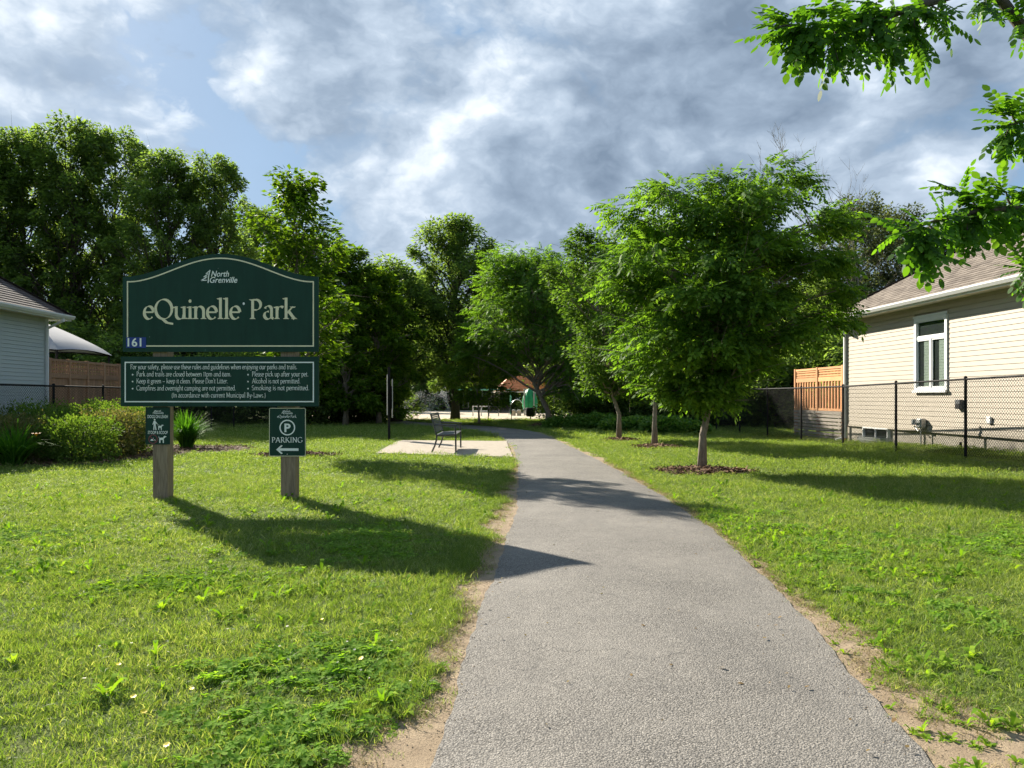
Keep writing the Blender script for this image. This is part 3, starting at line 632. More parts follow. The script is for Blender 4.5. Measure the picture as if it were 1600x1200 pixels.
# tall wood on the left, beyond the houses: three grown trees, the rest copies
protos = [tree('forest_tree', '', 0, 0, 18, 3.0, 4.6, 'leaf_forest', 40+i, .30, 'simple', 120, 300, .28, lambda u: np.interp(u, [0, .2, .5, .85, 1], [.8, 1, .95, .7, .25]), 'bark_dark', crad=.17, flat=.8, up=.8, shell=.40) for i in range(3)]
spots = [(-40, 225, 49, 1.0, 'tall tree at the left edge of the picture, cut by the frame'), (35, 212, 51, .9, 'tall tree above the hip of the left house roof'), (112, 196, 50, .85, 'tallest tree above the left wooden screen'),
         (180, 208, 52, .75, 'tall tree rising over the left end of the park sign'), (262, 243, 47, .85, 'rounded tall tree above the left half of the park sign'), (336, 252, 48, .8, 'rounded tall tree above the arch of the park sign'),
         (410, 330, 55, .75, 'tall tree behind the young tree at the sign'), (470, 400, 84, .8, 'far tree filling the gap right of the park sign top'), (575, 418, 88, .7, 'far tree showing over the lower yellow green tree'), (655, 428, 90, .7, 'far tree showing left of the tall oval tree')]
for k, (px, py, Y, s, lab) in enumerate(spots):
    o = protos[k] if k < 3 else copy_tree(protos[k % 3])
    h = top(py, Y)/18.0; o.location = (at(px, Y), Y, 0); o.scale = (h*s, h*s, h); o.rotation_euler = (0, 0, k*1.9)
    tag(o, lab or 'tree of the left wood outside the left picture edge', 'tree', 'tall trees of the left wood')
Y0 = [(1335, 318, 40, .8, 'dull green tree left of the bare dead tree behind the cream house'), (1405, 330, 42, .85, 'dull green tree behind the hip of the cream roof'), (1480, 352, 41, .8, 'dull green tree behind the roof ridge of the cream house')]
op = None
for k, (px, py, Y, s, lab) in enumerate(Y0):
    if op is None: op = tree('olive_tree', lab, 0, 0, 12, 1.5, 3.4, 'leaf_olive', 50, .2, 'simple', 90, 260, .22, lambda u: np.interp(u, [0, .2, .5, .85, 1], [.9, 1, .95, .7, .25]), 'bark', crad=.22, flat=.8, up=.8)
    o = op if k == 0 else copy_tree(op)
    h = top(py, Y)/12; o.location = (at(px, Y), Y, 0); o.scale = (h*s, h*s, h); o.rotation_euler = (0, 0, k*2.2); tag(o, lab, 'tree', 'trees behind the cream house')
for k, (px, py, Y, s) in enumerate(((1210, 400, 44, 1.0), (1110, 430, 46, 1.0), (1010, 420, 47, 1.0), (925, 415, 50, .9), (845, 430, 92, .9), (775, 440, 94, .9), (1290, 420, 38, .8), (1540, 400, 46, 1.0))):
    o = copy_tree(protos[k % 3]); h = top(py, Y)/18.0; s *= 1.25; o.location = (at(px, Y), Y, 0); o.scale = (h*s, h*s, h); o.rotation_euler = (0, 0, k*2.7+.5)
    tag(o, ('dark wood tree behind the right side of the nearest tree', 'dark wood tree behind the trunk of the nearest tree', 'dark wood tree behind the middle pale trunk', 'dark wood tree between the slim olive tree and the broad drooping tree', 'far wood tree behind the broad drooping tree', 'far wood tree right of the tall oval tree', 'dark wood tree left of the orange screen', 'wood tree hidden behind the cream roof')[k], 'tree', 'tall trees of the left wood')
def dead_tree(X, Y, H, seed):
    root = empty('dead_tree', (X, Y, 0), 0, 'bare leaning dead tree with fine grey twigs behind the cream house', 'tree'); r = random.Random(seed); m = MB(); tw = MB()
    def grow(p, d, L, rad, lev):
        n = 5; pts = [p]; dd = d.copy()
        for i in range(n): dd = (dd+Vector((r.gauss(0, .09), r.gauss(0, .09), r.gauss(.02, .06)))).normalized(); pts.append(pts[-1]+dd*(L/n))
        (m if lev < 1 else tw).tube(pts, [rad*(1-.7*i/n) for i in range(n+1)], 6 if lev < 2 else 4, False)
        if lev < 4:
            for k in range((5, 4, 4, 3)[lev]):
                i = r.randint(2 if lev else 3, n); q = pts[i]; a = r.uniform(0, 6.28); sp = r.uniform(.35, .75)
                nd = (dd+Vector((math.cos(a)*sp, math.sin(a)*sp*.6, r.uniform(-.1, .5)))).normalized(); grow(q, nd, L*r.uniform(.35, .55), max(rad*.36, .007), lev+1)
    grow(Vector((0, 0, 0)), Vector((-.30, 0, 1)).normalized(), H*.9, .085, 0)
    m.obj('trunk', M['dead'], root, smooth=True); tw.obj('branches', M['dead'], root, smooth=True)
dead_tree(at(1432, 37), 37.0, top(296, 37), 5)
# dark undergrowth along the edge of the wood
ug = [tree('undergrowth_shrub', '', 0, 0, 3.2, .1, 1.9, 'leaf_forest', 60+i, .05, 'simple', 40, 230, .17, lambda u: np.interp(u, [0, .3, .7, 1], [1, 1, .85, .4]), 'bark_dark', cat='shrub', crad=.32, flat=.8) for i in range(2)]
us = [(at(p, Y), Y, s) for p, Y, s in ((20, 41, 1.5), (110, 42, 1.5), (200, 40, 1.4), (300, 38, 1.1), (365, 38, 1.0), (420, 39, 1.1), (470, 37.5, 1.0), (520, 40, 1.1), (570, 41, 1.2), (600, 45, 1.0), (640, 80, 2.2), (690, 80, 2.2), (740, 84, 2.6), (800, 86, 2.8), (865, 70, 1.8),
      (905, 42, 1.0), (940, 40, 1.0), (985, 37, .95), (1030, 36, .9), (1075, 35.5, .95), (1120, 36, .95), (1165, 35, 1.0), (1205, 34, 1.0), (1245, 35, 1.1), (1290, 33, 1.1), (1330, 32, 1.2), (1000, 41, 1.4), (1100, 41, 1.5), (1200, 40, 1.5))]
for k, (X, Y, s) in enumerate(us):
    o = ug[k] if k < 2 else copy_tree(ug[k % 2]); o.location = (X, Y, 0); o.scale = (s, s, s*(.85+.3*((k*37) % 10)/10)); o.rotation_euler = (0, 0, k*1.37)
    near = [(0, 'at the left picture edge'), (110, 'behind the left gazebo'), (200, 'behind the left wooden screen'), (300, 'behind the spiky lily clump'), (365, 'behind the fence corner left of the parking sign'), (420, 'behind the parking sign'), (470, 'just right of the parking sign'), (520, 'between the parking sign and the notice post'), (570, 'left of the notice post'), (600, 'behind the notice post'),
            (640, 'behind the left of the water spray'), (690, 'behind the right of the water spray'), (740, 'far behind the swings'), (800, 'far behind the orange roofed shelter'), (865, 'right of the shelter'), (905, 'behind the leftmost low pale shrubs'), (940, 'left of the slim olive tree trunk'), (985, 'right of the slim olive tree trunk'), (1030, 'behind the middle pale trunk'), (1075, 'left of the nearest tree trunk'), (1120, 'right of the nearest tree trunk'), (1165, 'at the far end of the right fence'), (1205, 'behind the right fence'), (1245, 'left of the orange screen'), (1290, 'behind the orange screen'), (1330, 'behind the rear corner of the cream house')]
    px_ = 800+F*X/Y; lab = min(near, key=lambda q_: abs(q_[0]-px_))[1]
    tag(o, ('tall ' if k >= 26 else '')+'dark leafy shrub at the wood edge, '+lab, 'shrub', 'undergrowth along the wood edge')
# the far wood: one mass
n = 60000; r = np.random.default_rng(99)
P = np.stack([r.uniform(-95, 95, n), r.uniform(86, 104, n), 0*np.zeros(n)], 1); hmax = 10+4*vnoise(P[:, 0], 0*P[:, 0], .12, 5)+2.5*vnoise(P[:, 0], 0*P[:, 0], .4, 6); P[:, 2] = hmax*r.uniform(0, 1, n)**.7
Vv, Ff = leaf_cloud(ROUND, RQ, P, r.normal(0, 1, (n, 3)), r.normal(0, 1, (n, 3))+np.array([0, 0, .6]), r.uniform(.5, 1.0, n))
link('far_wood', np_mesh('far_wood', Vv, Ff, M['leaf_forest']))['kind'] = 'stuff'

# the near tree whose boughs hang into the picture from the right
def near_tree():
    r = np.random.default_rng(5); TX, TY = 4.95, 6.3
    root = empty('overhanging_tree', (TX, TY, 0), 0, 'near tree at the right edge, its leafy boughs hanging in from above', 'tree', 'young trees along the path')
    tb = MB(); tp = curve_pts((0, 0, -.05), (.15, .1, 6.0), 0, 9, .05, r); tp[0] = (0, 0, -.05); tb.tube(tp, [.15, .11, .105, .1, .09, .075, .06, .04, .015], 10)
    P = []; T = []; Nn = []
    def world(px, py, Y): return np.array([at(px, Y)-TX, Y-TY, top(py, Y)])
    def bough(way, z0, r0, twigs, nf, spread):
        pts = [np.array([0, 0, z0])]+[world(*w) for w in way]
        fine = []
        for a, b in zip(pts[:-1], pts[1:]):
            for u in np.linspace(0, 1, 5)[:-1]: fine.append(a*(1-u)+b*u+r.normal(0, .012, 3))
        fine.append(pts[-1]); fine = np.array(fine)
        for _ in range(2): fine[1:-1] = (fine[:-2]+2*fine[1:-1]+fine[2:])/4
        tb.tube(fine, list(np.linspace(r0, .005, len(fine))), 7, False)
        for k in range(nf):
            u = r.uniform(.30, 1)**.8; i = u*(len(fine)-1); j = int(min(i, len(fine)-2)); p = fine[j]*(1-(i-j))+fine[j+1]*(i-j)
            d = fine[j+1]-fine[j]; d = d/np.linalg.norm(d); P.append(p+r.normal(0, spread*.35, 3)*np.array([1, 1, .6])); side = r.normal(0, 1, 3); side[2] -= .55
            T.append(d*.7+side*.75); Nn.append(np.array([r.normal(0, .35), r.normal(0, .35)-.2, 1.0]))
        for (px, py, Y) in twigs:
            e = world(px, py, Y); j = int(np.argmin(((fine-e)**2).sum(1))); c = curve_pts(fine[max(0, j-1)], e, .03, 5, .01, r); tb.tube(c, [.010, .008, .006, .004, .003], 5, False)
            for k in range(12):
                u = r.uniform(.15, 1); p = c[0]*(1-u)+c[-1]*u; P.append(p+r.normal(0, .02, 3)); d = e-c[0]; d = d/np.linalg.norm(d); side = r.normal(0, 1, 3); side[2] -= .5
                T.append(d*.9+side*.6); Nn.append(np.array([r.normal(0, .35), r.normal(0, .35)-.2, 1.0]))
    bough([(1560, -30, 6.0), (1450, 2, 5.7), (1385, 28, 5.5), (1300, 40, 5.4), (1235, 50, 5.3)], 3.1, .05,
          [(1265, 75, 5.3), (1222, 20, 5.4), (1330, 85, 5.4), (1395, 95, 5.4), (1440, 85, 5.5), (1350, 5, 5.5), (1480, 40, 5.6), (1290, 5, 5.4), (1540, 15, 5.8), (1420, 55, 5.6), (1360, 60, 5.4), (1580, 10, 5.9), (1310, 95, 5.3), (1245, 70, 5.3), (1210, 45, 5.3), (1450, 30, 5.5)], 110, .17)
    bough([(1680, 300, 5.9), (1600, 325, 5.7), (1530, 330, 5.5), (1460, 345, 5.4), (1410, 365, 5.3)], 2.0, .04,
          [(1500, 300, 5.5), (1465, 405, 5.3), (1510, 378, 5.4), (1555, 290, 5.6), (1435, 370, 5.3), (1560, 350, 5.6), (1590, 300, 5.7), (1590, 345, 5.7), (1540, 320, 5.5), (1520, 345, 5.5), (1445, 400, 5.25)], 72, .14)
    bough([(1690, 190, 5.9), (1620, 190, 5.8), (1575, 195, 5.6)], 2.4, .03, [(1575, 165, 5.6), (1570, 215, 5.6), (1600, 230, 5.7), (1605, 160, 5.7)], 9, .08)
    bough([(1680, 430, 5.6), (1630, 425, 5.5), (1604, 430, 5.5)], 1.7, .02, [(1610, 415, 5.5)], 4, .05)
    for k in range(46):       # the rest of the crown, outside the picture
        u = r.uniform(); a = k*2.4; rr = 2.5*math.sqrt(r.uniform())*(.75+.4*math.sin(3*u)); c = np.array([rr*math.cos(a)+.5, rr*math.sin(a), 2.2+3.9*u])
        pxw = 800+F*(c[0]+TX)/max(c[1]+TY, .5)
        if pxw < 1760: continue
        z0 = max(1.6, c[2]-.9); c0 = np.array([0, 0, z0]); b = curve_pts(c0, c, .1, 5, .04, r); tb.tube(b, [.035, .028, .02, .012, .006], 5, False)
        for q_ in range(26):
            d = r.normal(0, .26, 3)*np.array([1, 1, .5]); P.append(c+d); T.append(d+c*np.array([.2, .2, 0])+r.normal(0, .15, 3)-np.array([0, 0, .1])); Nn.append(np.array([r.normal(0, .35), r.normal(0, .35), 1.0]))
    P = np.array(P); Vv, Ff = leaf_cloud(NEAR, NEAR_Q, P, np.array(T), np.array(Nn), r.uniform(.62, 1.0, len(P)))
    tb.obj('trunk', M['bark_dark'], root, smooth=True); link('crown', np_mesh('crown', Vv, Ff, M['leaf_near']), None, root)
near_tree()

# mulch rings: loose chips heaped round each young tree
chipT = np.array([(-.5, 0, 0), (.5, 0, 0), (.42, 1, .1), (-.4, .95, .1)])
def chips(name, n, px, py, pz, s=.05, tilt=.5, parent=None):
    r = np.random.default_rng(n); P = np.stack([px, py, pz], 1); T = np.stack([r.normal(0, 1, n), r.normal(0, 1, n), r.normal(0, .25, n)], 1); N_ = np.stack([r.normal(0, tilt, n), r.normal(0, tilt, n), np.ones(n)], 1)
    Vv, Ff = leaf_cloud(chipT*np.array([.35, 1, 1]), DQ, P, T, N_, s*r.uniform(.5, 1.6, n)); o = link(name, np_mesh(name, Vv, Ff, M['chips'])); o['kind'] = 'stuff'; return o
for k, (cx, cy_, rx, ry) in enumerate(RINGS):
    n = 2200; a = rng.uniform(0, 6.283, n); u = np.sqrt(rng.uniform(0, 1, n))*(1+.12*np.sin(3*a+k)); hh = (.22 if k == 4 else .07)*np.clip(1-u*u, 0, 1)
    chips('mulch_ring', n, cx+rx*u*np.cos(a), cy_+ry*u*np.sin(a), .015+hh*(.5+.5*rng.uniform(0, 1, n)), .06)
    mb = MB(); N_ = 20; ring = [(.98, .004), (.7, .55), (.35, .9), (0.02, 1.0)]
    for q_, (u, z) in enumerate(ring):
        for j in range(N_): a = 2*math.pi*j/N_; mb.v.append((cx+rx*u*math.cos(a), cy_+ry*u*math.sin(a), .006+(.22 if k == 4 else .07)*z*.6))
    for q_ in range(3):
        for j in range(N_): mb.f.append((q_*N_+j, q_*N_+(j+1) % N_, (q_+1)*N_+(j+1) % N_, (q_+1)*N_+j))
    mb.obj('mulch_mound', M['bed'], smooth=True)['kind'] = 'structure'
n = 16000; x = rng.uniform(-14, -6.5, n); y = rng.uniform(13, 21.7, n); k = in_poly(x, y, BED); x = x[k]; y = y[k]; chips('mulch', len(x), x, y, .02+.03*rng.uniform(0, 1, len(x)), .05)

# ------------------------------------------------------------------ hedge, lilies, ground cover
def shrub(label, X, Y, H, rx, ry, leaf, seed, n=5200, ls=.05, group='clipped shrubs in the left bed', name='shrub', loc=0.0):
    r = np.random.default_rng(seed); root = empty(name, (X, Y, loc), 0, label, 'shrub', group); tb = MB()
    for k in range(12):
        a = k*2.4; tb.tube(curve_pts((.06*math.cos(a), .06*math.sin(a), 0), (rx*.6*math.cos(a)*r.uniform(.4, 1), ry*.6*math.sin(a)*r.uniform(.4, 1), H*r.uniform(.6, .9)), .05, 4, .02, r), [.016, .012, .008, .004], 5, False)
    n = int(n*1.7); d = unit(r.normal(0, 1, (n, 3)))
    lump = 1+.16*np.sin(4*np.arctan2(d[:, 1], d[:, 0])+seed)+.12*np.sin(7*d[:, 2]+5*d[:, 0]+seed)+.10*np.sin(9*d[:, 0]+11*d[:, 1]+2*seed)
    sq = 1/np.maximum(np.abs(d).max(1), .72)*.84                      # clipped: boxier than a ball
    rad = (r.uniform(0, 1, n)**.22)*lump*sq
    P = d*rad[:, None]*np.array([rx, ry, H*.50])+np.array([0, 0, H*.47]); P[:, 2] = np.maximum(P[:, 2], .03)
    sh = r.uniform(0, 1, n) < .05; P[sh] += np.stack([r.normal(0, .03, sh.sum()), r.normal(0, .03, sh.sum()), r.uniform(.02, .17, sh.sum())], 1)
    T = d+r.normal(0, .6, (n, 3))+np.array([0, 0, .35]); N_ = d+r.normal(0, .6, (n, 3))+np.array([0, 0, .5])
    Vv, Ff = leaf_cloud(DIAMOND, DQ, P, T, N_, ls*r.uniform(.6, 1.4, n))
    tb.obj('stems', M['bark_dark'], root); link('foliage', np_mesh('foliage', Vv, Ff, M[leaf]), None, root); return root
shrub('rounded green shrub with a bright top, in front of the hedge left of the sign', -9.0, 15.9, .98, .75, .6, 'leaf_hedge', 1)
shrub('bronze tinted shrub at the left picture edge, behind the lily clump', -10.2, 15.75, 1.0, .75, .6, 'leaf_hedge_brown', 2)
shrub('bronze topped shrub cut by the left picture edge', -11.4, 16.2, 1.02, .8, .7, 'leaf_hedge_brown', 3)
shrub('leafy green shrub at the back of the bed before the left downspout', -10.5, 17.6, 1.2, .9, .7, 'leaf_hedge', 4)
shrub('green shrub in the middle of the hedge, half bronze', -9.0, 17.4, 1.1, .7, .65, 'leaf_hedge_brown', 5)
shrub('dense green shrub at the right end of the hedge by the left sign post', -9.35, 18.7, 1.22, .75, .7, 'leaf_hedge', 6, 6500)
shrub('tall green shrub at the back of the hedge below the wooden screen', -10.6, 19.5, 1.3, 1.0, .7, 'leaf_hedge', 7, 6500)
shrub('green shrub at the far left of the bed against the fence', -11.3, 18.2, 1.25, .9, .8, 'leaf_hedge', 8)
def lily(label, X, Y, n, L, seed, flowers):
    r = random.Random(seed); root = empty('daylily', (X, Y, 0), 0, label, 'plant', 'daylily clumps'); m = MB()
    for k in range(n):
        a = r.uniform(0, 6.28); l = L*r.uniform(.6, 1.15); sp = r.uniform(.2, 1.0); w = .014*r.uniform(.8, 1.4); b = r.uniform(0, .16); ba = r.uniform(0, 6.28); x0, y0 = b*math.cos(ba), b*math.sin(ba); i0 = len(m.v)
        for j in range(6):
            u = j/5; rr = l*sp*(u**1.3); z = l*(u*1.0-.62*sp*u**2.4); ww = w*(1-.9*u**2)
            cx, cy2 = x0+rr*math.cos(a), y0+rr*math.sin(a); m.v += [(cx-ww*math.sin(a), cy2+ww*math.cos(a), z), (cx+ww*math.sin(a), cy2-ww*math.cos(a), z)]
        for j in range(5): m.f.append((i0+2*j, i0+2*j+1, i0+2*j+3, i0+2*j+2))
    me = bpy.data.meshes.new('leaves'); me.from_pydata(m.v, [], m.f); link('leaves', me, M['leaf_lily'], root)
    for fx, fy, fz in flowers:
        f = MB(); f.tube([(0, 0, 0), (fx*.5, fy*.5, fz*.7), (fx, fy, fz)], .006, 5); st = f.obj('flower_stalk', M['leaf_lily'], root); p = MB()
        for k in range(6):
            a = k*1.047; c, s = math.cos(a), math.sin(a); p.poly([(fx, fy, fz), (fx+.05*c-.02*s, fy+.05*s+.02*c, fz+.06), (fx+.10*c, fy+.10*s, fz+.06), (fx+.05*c+.02*s, fy+.05*s-.02*c, fz+.06)])
        p.obj('flower', M['petal_orange'], st)
x, y = ground_px(20, 729); lily('lily clump with an orange flower at the left picture edge', x, y, 330, 1.0, 3, [(.55, -.15, .60)])
x, y = ground_px(292, 700); lily('tall spiky lily clump at the right end of the bed', x, y, 560, 1.12, 4, [])
# low pale ground cover by the bend
def cover(label, X, Y, rx, ry, h, seed):
    r = np.random.default_rng(seed); n = 2600; a = r.uniform(0, 6.28, n); u = np.sqrt(r.uniform(0, 1, n)); z = h*(1-.5*u**3)*r.uniform(.35, 1.05, n)
    P = np.stack([rx*u*np.cos(a), ry*u*np.sin(a), z], 1); T = np.stack([np.cos(a), np.sin(a), 0*a], 1)+r.normal(0, .7, (n, 3)); N_ = r.normal(0, .45, (n, 3))+np.array([0, 0, 1])
    Vv, Ff = leaf_cloud(DIAMOND, DQ, P, T, N_, r.uniform(.10, .2, n)); root = empty('low_shrub', (X, Y, 0), 0, label, 'shrub', 'low pale shrubs beyond the right lawn'); link('foliage', np_mesh('foliage', Vv, Ff, M['leaf_cover']), None, root)
    tb = MB()
    for k in range(9): b = k*2.4; tb.tube([(0.1*math.cos(b), .1*math.sin(b), 0), (rx*.5*math.cos(b), ry*.5*math.sin(b), h*.8)], [.012, .005], 5, False)
    tb.obj('stems', M['bark_dark'], root)
for k, (px, py) in enumerate(((882, 671), (912, 672), (942, 673), (975, 675), (1008, 676), (1045, 679), (1080, 680))):
    x, y = ground_px(px, py); cover(('leftmost', 'second from the left', 'third from the left', 'middle', 'third from the right', 'second from the right', 'rightmost')[k]+' low pale green shrub in the row beyond the right lawn', x, y+.9, .85, .9, .5+.07*(k % 3), 200+k)

# ------------------------------------------------------------------ lettering
GL = {   # skeletons written with a broad nib: L line, C arc (cx cy rx ry a0 a1), S foot or head serif, D dot
 'a': (.46, 'C .21 .33 .13 .12 165 0|L .34 .33 .34 .05 .42 .01|C .20 .13 .14 .13 75 360'), 'b': (.50, 'L .10 .74 .10 .02|C .26 .22 .17 .22 150 -170|H .04 .72'),
 'c': (.42, 'C .23 .22 .18 .22 40 320'), 'd': (.50, 'L .39 .74 .39 0|C .24 .22 .18 .22 30 330|H .33 .72|S .42 0'), 'e': (.43, 'C .22 .22 .18 .22 5 318|L .05 .235 .40 .235'),
 'f': (.30, 'L .12 0 .12 .58|C .25 .58 .13 .14 180 45|L .02 .43 .26 .43|S .12 0'), 'g': (.46, 'C .21 .28 .15 .15 0 360|C .21 -.08 .18 .12 0 360|L .12 .14 .12 .05 .30 .03|L .34 .40 .44 .43'),
 'h': (.52, 'L .10 .74 .10 0|C .26 .27 .15 .16 180 0|L .41 .27 .41 0|S .10 0|S .41 0|H .04 .72'), 'i': (.24, 'L .12 .44 .12 0|D .12 .62|S .12 0|H .06 .42'), 'j': (.24, 'L .13 .44 .13 -.1|C .03 -.1 .10 .10 0 -90|D .13 .62|H .07 .42'),
 'k': (.49, 'L .10 .74 .10 0|L .13 .20 .37 .43|L .20 .27 .44 0|S .10 0|S .42 0|S .37 .43|H .04 .72'), 'l': (.24, 'L .12 .74 .12 0|S .12 0|H .06 .72'),
 'm': (.78, 'L .10 .44 .10 0|C .245 .28 .135 .15 180 0|L .38 .28 .38 0|C .525 .28 .135 .15 180 0|L .66 .28 .66 0|S .10 0|S .38 0|S .66 0|H .04 .42'),
 'n': (.52, 'L .10 .44 .10 0|C .26 .28 .15 .15 180 0|L .41 .28 .41 0|S .10 0|S .41 0|H .04 .42'), 'o': (.47, 'C .235 .22 .19 .22 0 360'), 'p': (.50, 'L .10 .44 .10 -.22|C .26 .22 .17 .22 150 -150|S .10 -.22|H .04 .42'),
 'r': (.36, 'L .10 .44 .10 0|C .25 .30 .13 .13 170 45|S .10 0|H .04 .42'), 's': (.36, 'C .18 .32 .11 .11 40 250|C .18 .11 .12 .11 70 -140'), 't': (.30, 'L .12 .56 .12 .10|C .22 .10 .10 .10 180 300|L .03 .43 .26 .43'),
 'u': (.52, 'L .10 .44 .10 .15|C .245 .15 .145 .15 180 360|L .41 .44 .41 0|H .04 .42|H .35 .42|S .44 0'), 'v': (.46, 'L .06 .43 .23 .01 .40 .43|S .07 .43|S .39 .43'), 'w': (.68, 'L .06 .43 .20 .01 .33 .42 .47 .01 .61 .43|S .07 .43|S .60 .43'),
 'y': (.46, 'L .06 .43 .24 .02|L .40 .43 .17 -.18 .06 -.2|S .07 .43|S .39 .43'),
 'A': (.66, 'L .05 0 .32 .68 .60 0|L .16 .22 .49 .22|S .07 0|S .58 0'), 'B': (.58, 'L .14 .68 .14 0|C .26 .51 .16 .16 90 -90|C .28 .18 .2 .18 90 -90|L .14 .67 .28 .67|L .14 .35 .28 .35|L .14 .01 .28 .01|S .12 0|S .12 .68'),
 'C': (.64, 'C .36 .34 .30 .34 40 320'), 'D': (.70, 'L .14 .68 .14 0|C .30 .34 .33 .34 90 -90|L .14 .67 .3 .67|L .14 .01 .3 .01|S .12 0|S .12 .68'), 'F': (.52, 'L .14 .68 .14 0|L .14 .66 .48 .66 .48 .54|L .14 .35 .38 .35|S .14 0|S .12 .68'),
 'G': (.70, 'C .36 .34 .30 .34 42 330|L .61 .30 .61 .08|S .60 .30'), 'I': (.30, 'L .15 .68 .15 0|S .15 0|S .15 .68'), 'K': (.66, 'L .14 .68 .14 0|L .16 .30 .50 .66|L .26 .40 .60 0|S .14 0|S .14 .68|S .52 .68|S .58 0'),
 'L': (.54, 'L .14 .68 .14 .02 .50 .02 .50 .14|S .14 .68|S .12 0'), 'M': (.84, 'L .12 0 .14 .68 .41 .06 .68 .68 .70 0|S .12 0|S .70 0|S .10 .68|S .72 .68'), 'N': (.72, 'L .14 0 .14 .66 .58 .02 .58 .68|S .14 0|S .12 .68|S .58 .68'),
 'P': (.56, 'L .15 .68 .15 0|C .27 .49 .20 .18 90 -90|L .15 .665 .28 .665|L .15 .315 .28 .315|S .15 0|S .13 .68'), 'Q': (.76, 'C .37 .34 .32 .34 0 360|L .32 .00 .50 -.13 .74 -.17'),
 'R': (.62, 'L .14 .68 .14 0|C .26 .50 .19 .17 90 -90|L .14 .665 .28 .665|L .14 .335 .28 .335|L .28 .33 .58 0|S .14 0|S .12 .68|S .56 0'), 'S': (.50, 'C .25 .50 .16 .17 40 255|C .25 .17 .18 .17 75 -145'),
 '1': (.32, 'L .08 .52 .18 .62 .18 0|S .18 0'), '6': (.46, 'C .23 .20 .18 .20 0 360|C .40 .20 .35 .44 175 110'), '.': (.22, 'D .10 .03'), ',': (.22, 'L .11 .05 .06 -.12'), "'": (.18, 'L .10 .72 .07 .56'), '-': (.32, 'L .04 .24 .27 .24'), '_': (.56, 'L .04 .24 .50 .24'),
 '(': (.30, 'C .30 .26 .2 .46 125 235'), ')': (.30, 'C .0 .26 .2 .46 55 -55'), ' ': (.26, ''), '*': (.26, 'D .10 .24')}
def serif_mesh(text, w=.085, nib=22, thin=.16, track=.0):
    m = MB(); x0 = 0; lay = [0]
    def ribbon2(pts):
        P = np.array(pts, float); n = len(P)
        if n < 2: return
        d = np.gradient(P, axis=0); d = d/np.maximum(np.linalg.norm(d, axis=1, keepdims=True), 1e-9); N_ = np.stack([-d[:, 1], d[:, 0]], 1)
        th = np.arctan2(d[:, 1], d[:, 0]); ww = w*(thin+(1-thin)*np.abs(np.sin(th-R(nib))))/2
        a = P+N_*ww[:, None]; b = P-N_*ww[:, None]; z = lay[0] = lay[0]+.0004
        for i in range(n-1): m.poly([(a[i][0], -z, a[i][1]), (b[i][0], -z, b[i][1]), (b[i+1][0], -z, b[i+1][1]), (a[i+1][0], -z, a[i+1][1])])
    for ch in text:
        adv, sk = GL[ch]; lay[0] = 0
        for s in filter(None, sk.split('|')):
            k, *v = s.split(); v = [float(q_) for q_ in v]
            if k == 'L':
                p = [(v[i]+x0, v[i+1]) for i in range(0, len(v), 2)]
                for a, b in zip(p[:-1], p[1:]): ribbon2([a, b])
            elif k == 'C':
                cx, cy2, rx, ry, a0, a1 = v; ribbon2([(x0+cx+rx*math.cos(R(t)), cy2+ry*math.sin(R(t))) for t in np.linspace(a0, a1, 25)])
            elif k in 'SH':
                lay[0] += .0004; hw = w*1.05 if k == 'S' else w*.75; h = w*.24; zz = -lay[0]; up = 1 if v[1] < .2 else -1
                m.poly([(x0+v[0]-hw, zz, v[1]), (x0+v[0]+hw, zz, v[1]), (x0+v[0]+hw*.55, zz, v[1]+h*up*1.5), (x0+v[0]-hw*.55, zz, v[1]+h*up*1.5)])
            elif k == 'D':
                lay[0] += .0004; m.poly([(x0+v[0]+w*.5*math.cos(t), -lay[0], v[1]+w*.5*math.sin(t)) for t in np.linspace(0, 6.283, 13)[:-1]])
        x0 += adv+track
    return m
def sans_mesh(text, shear=0.0, bold=0.0, track=1.0):
    cu = bpy.data.curves.new('lettering', 'FONT'); cu.body = text; cu.shear = shear; cu.offset = bold; cu.space_character = track; cu.resolution_u = 4
    o = bpy.data.objects.new('lettering', cu); COL.objects.link(o); bpy.context.view_layer.update()
    me = bpy.data.meshes.new_from_object(o.evaluated_get(bpy.context.evaluated_depsgraph_get())); m = MB()
    m.v = [(v.co.x, 0.0, v.co.y) for v in me.vertices]; m.f = [tuple(p.vertices) for p in me.polygons]
    bpy.data.objects.remove(o); bpy.data.curves.remove(cu); bpy.data.meshes.remove(me); return m
SY = EYE*F/160.0                      # distance of the sign
def sx(px): return (px-800)*SY/F
def sz(py): return EYE+(HOR-py)*SY/F
def put(m, px0, px1, base, capz, depth, unit_h, name, mat, parent, org):
    """fit a lettering mesh: left/right photo columns, baseline row, letter height in rows (unit_h tall in the mesh)"""
    V = np.array(m.v); a, b = V[:, 0].min(), V[:, 0].max(); kx = (sx(px1)-sx(px0))/(b-a); kz = capz*SY/F/unit_h
    V = np.stack([(V[:, 0]-a)*kx+sx(px0)-org[0], depth+V[:, 1]*.8, V[:, 2]*kz+sz(base)-org[2]], 1)
    me = bpy.data.meshes.new(name); me.from_pydata([tuple(v) for v in V], [], m.f); o = link(name, me, mat, parent)
    if len(m.f) > 250: o['kind'] = 'stuff'      # lines of small print
    return o
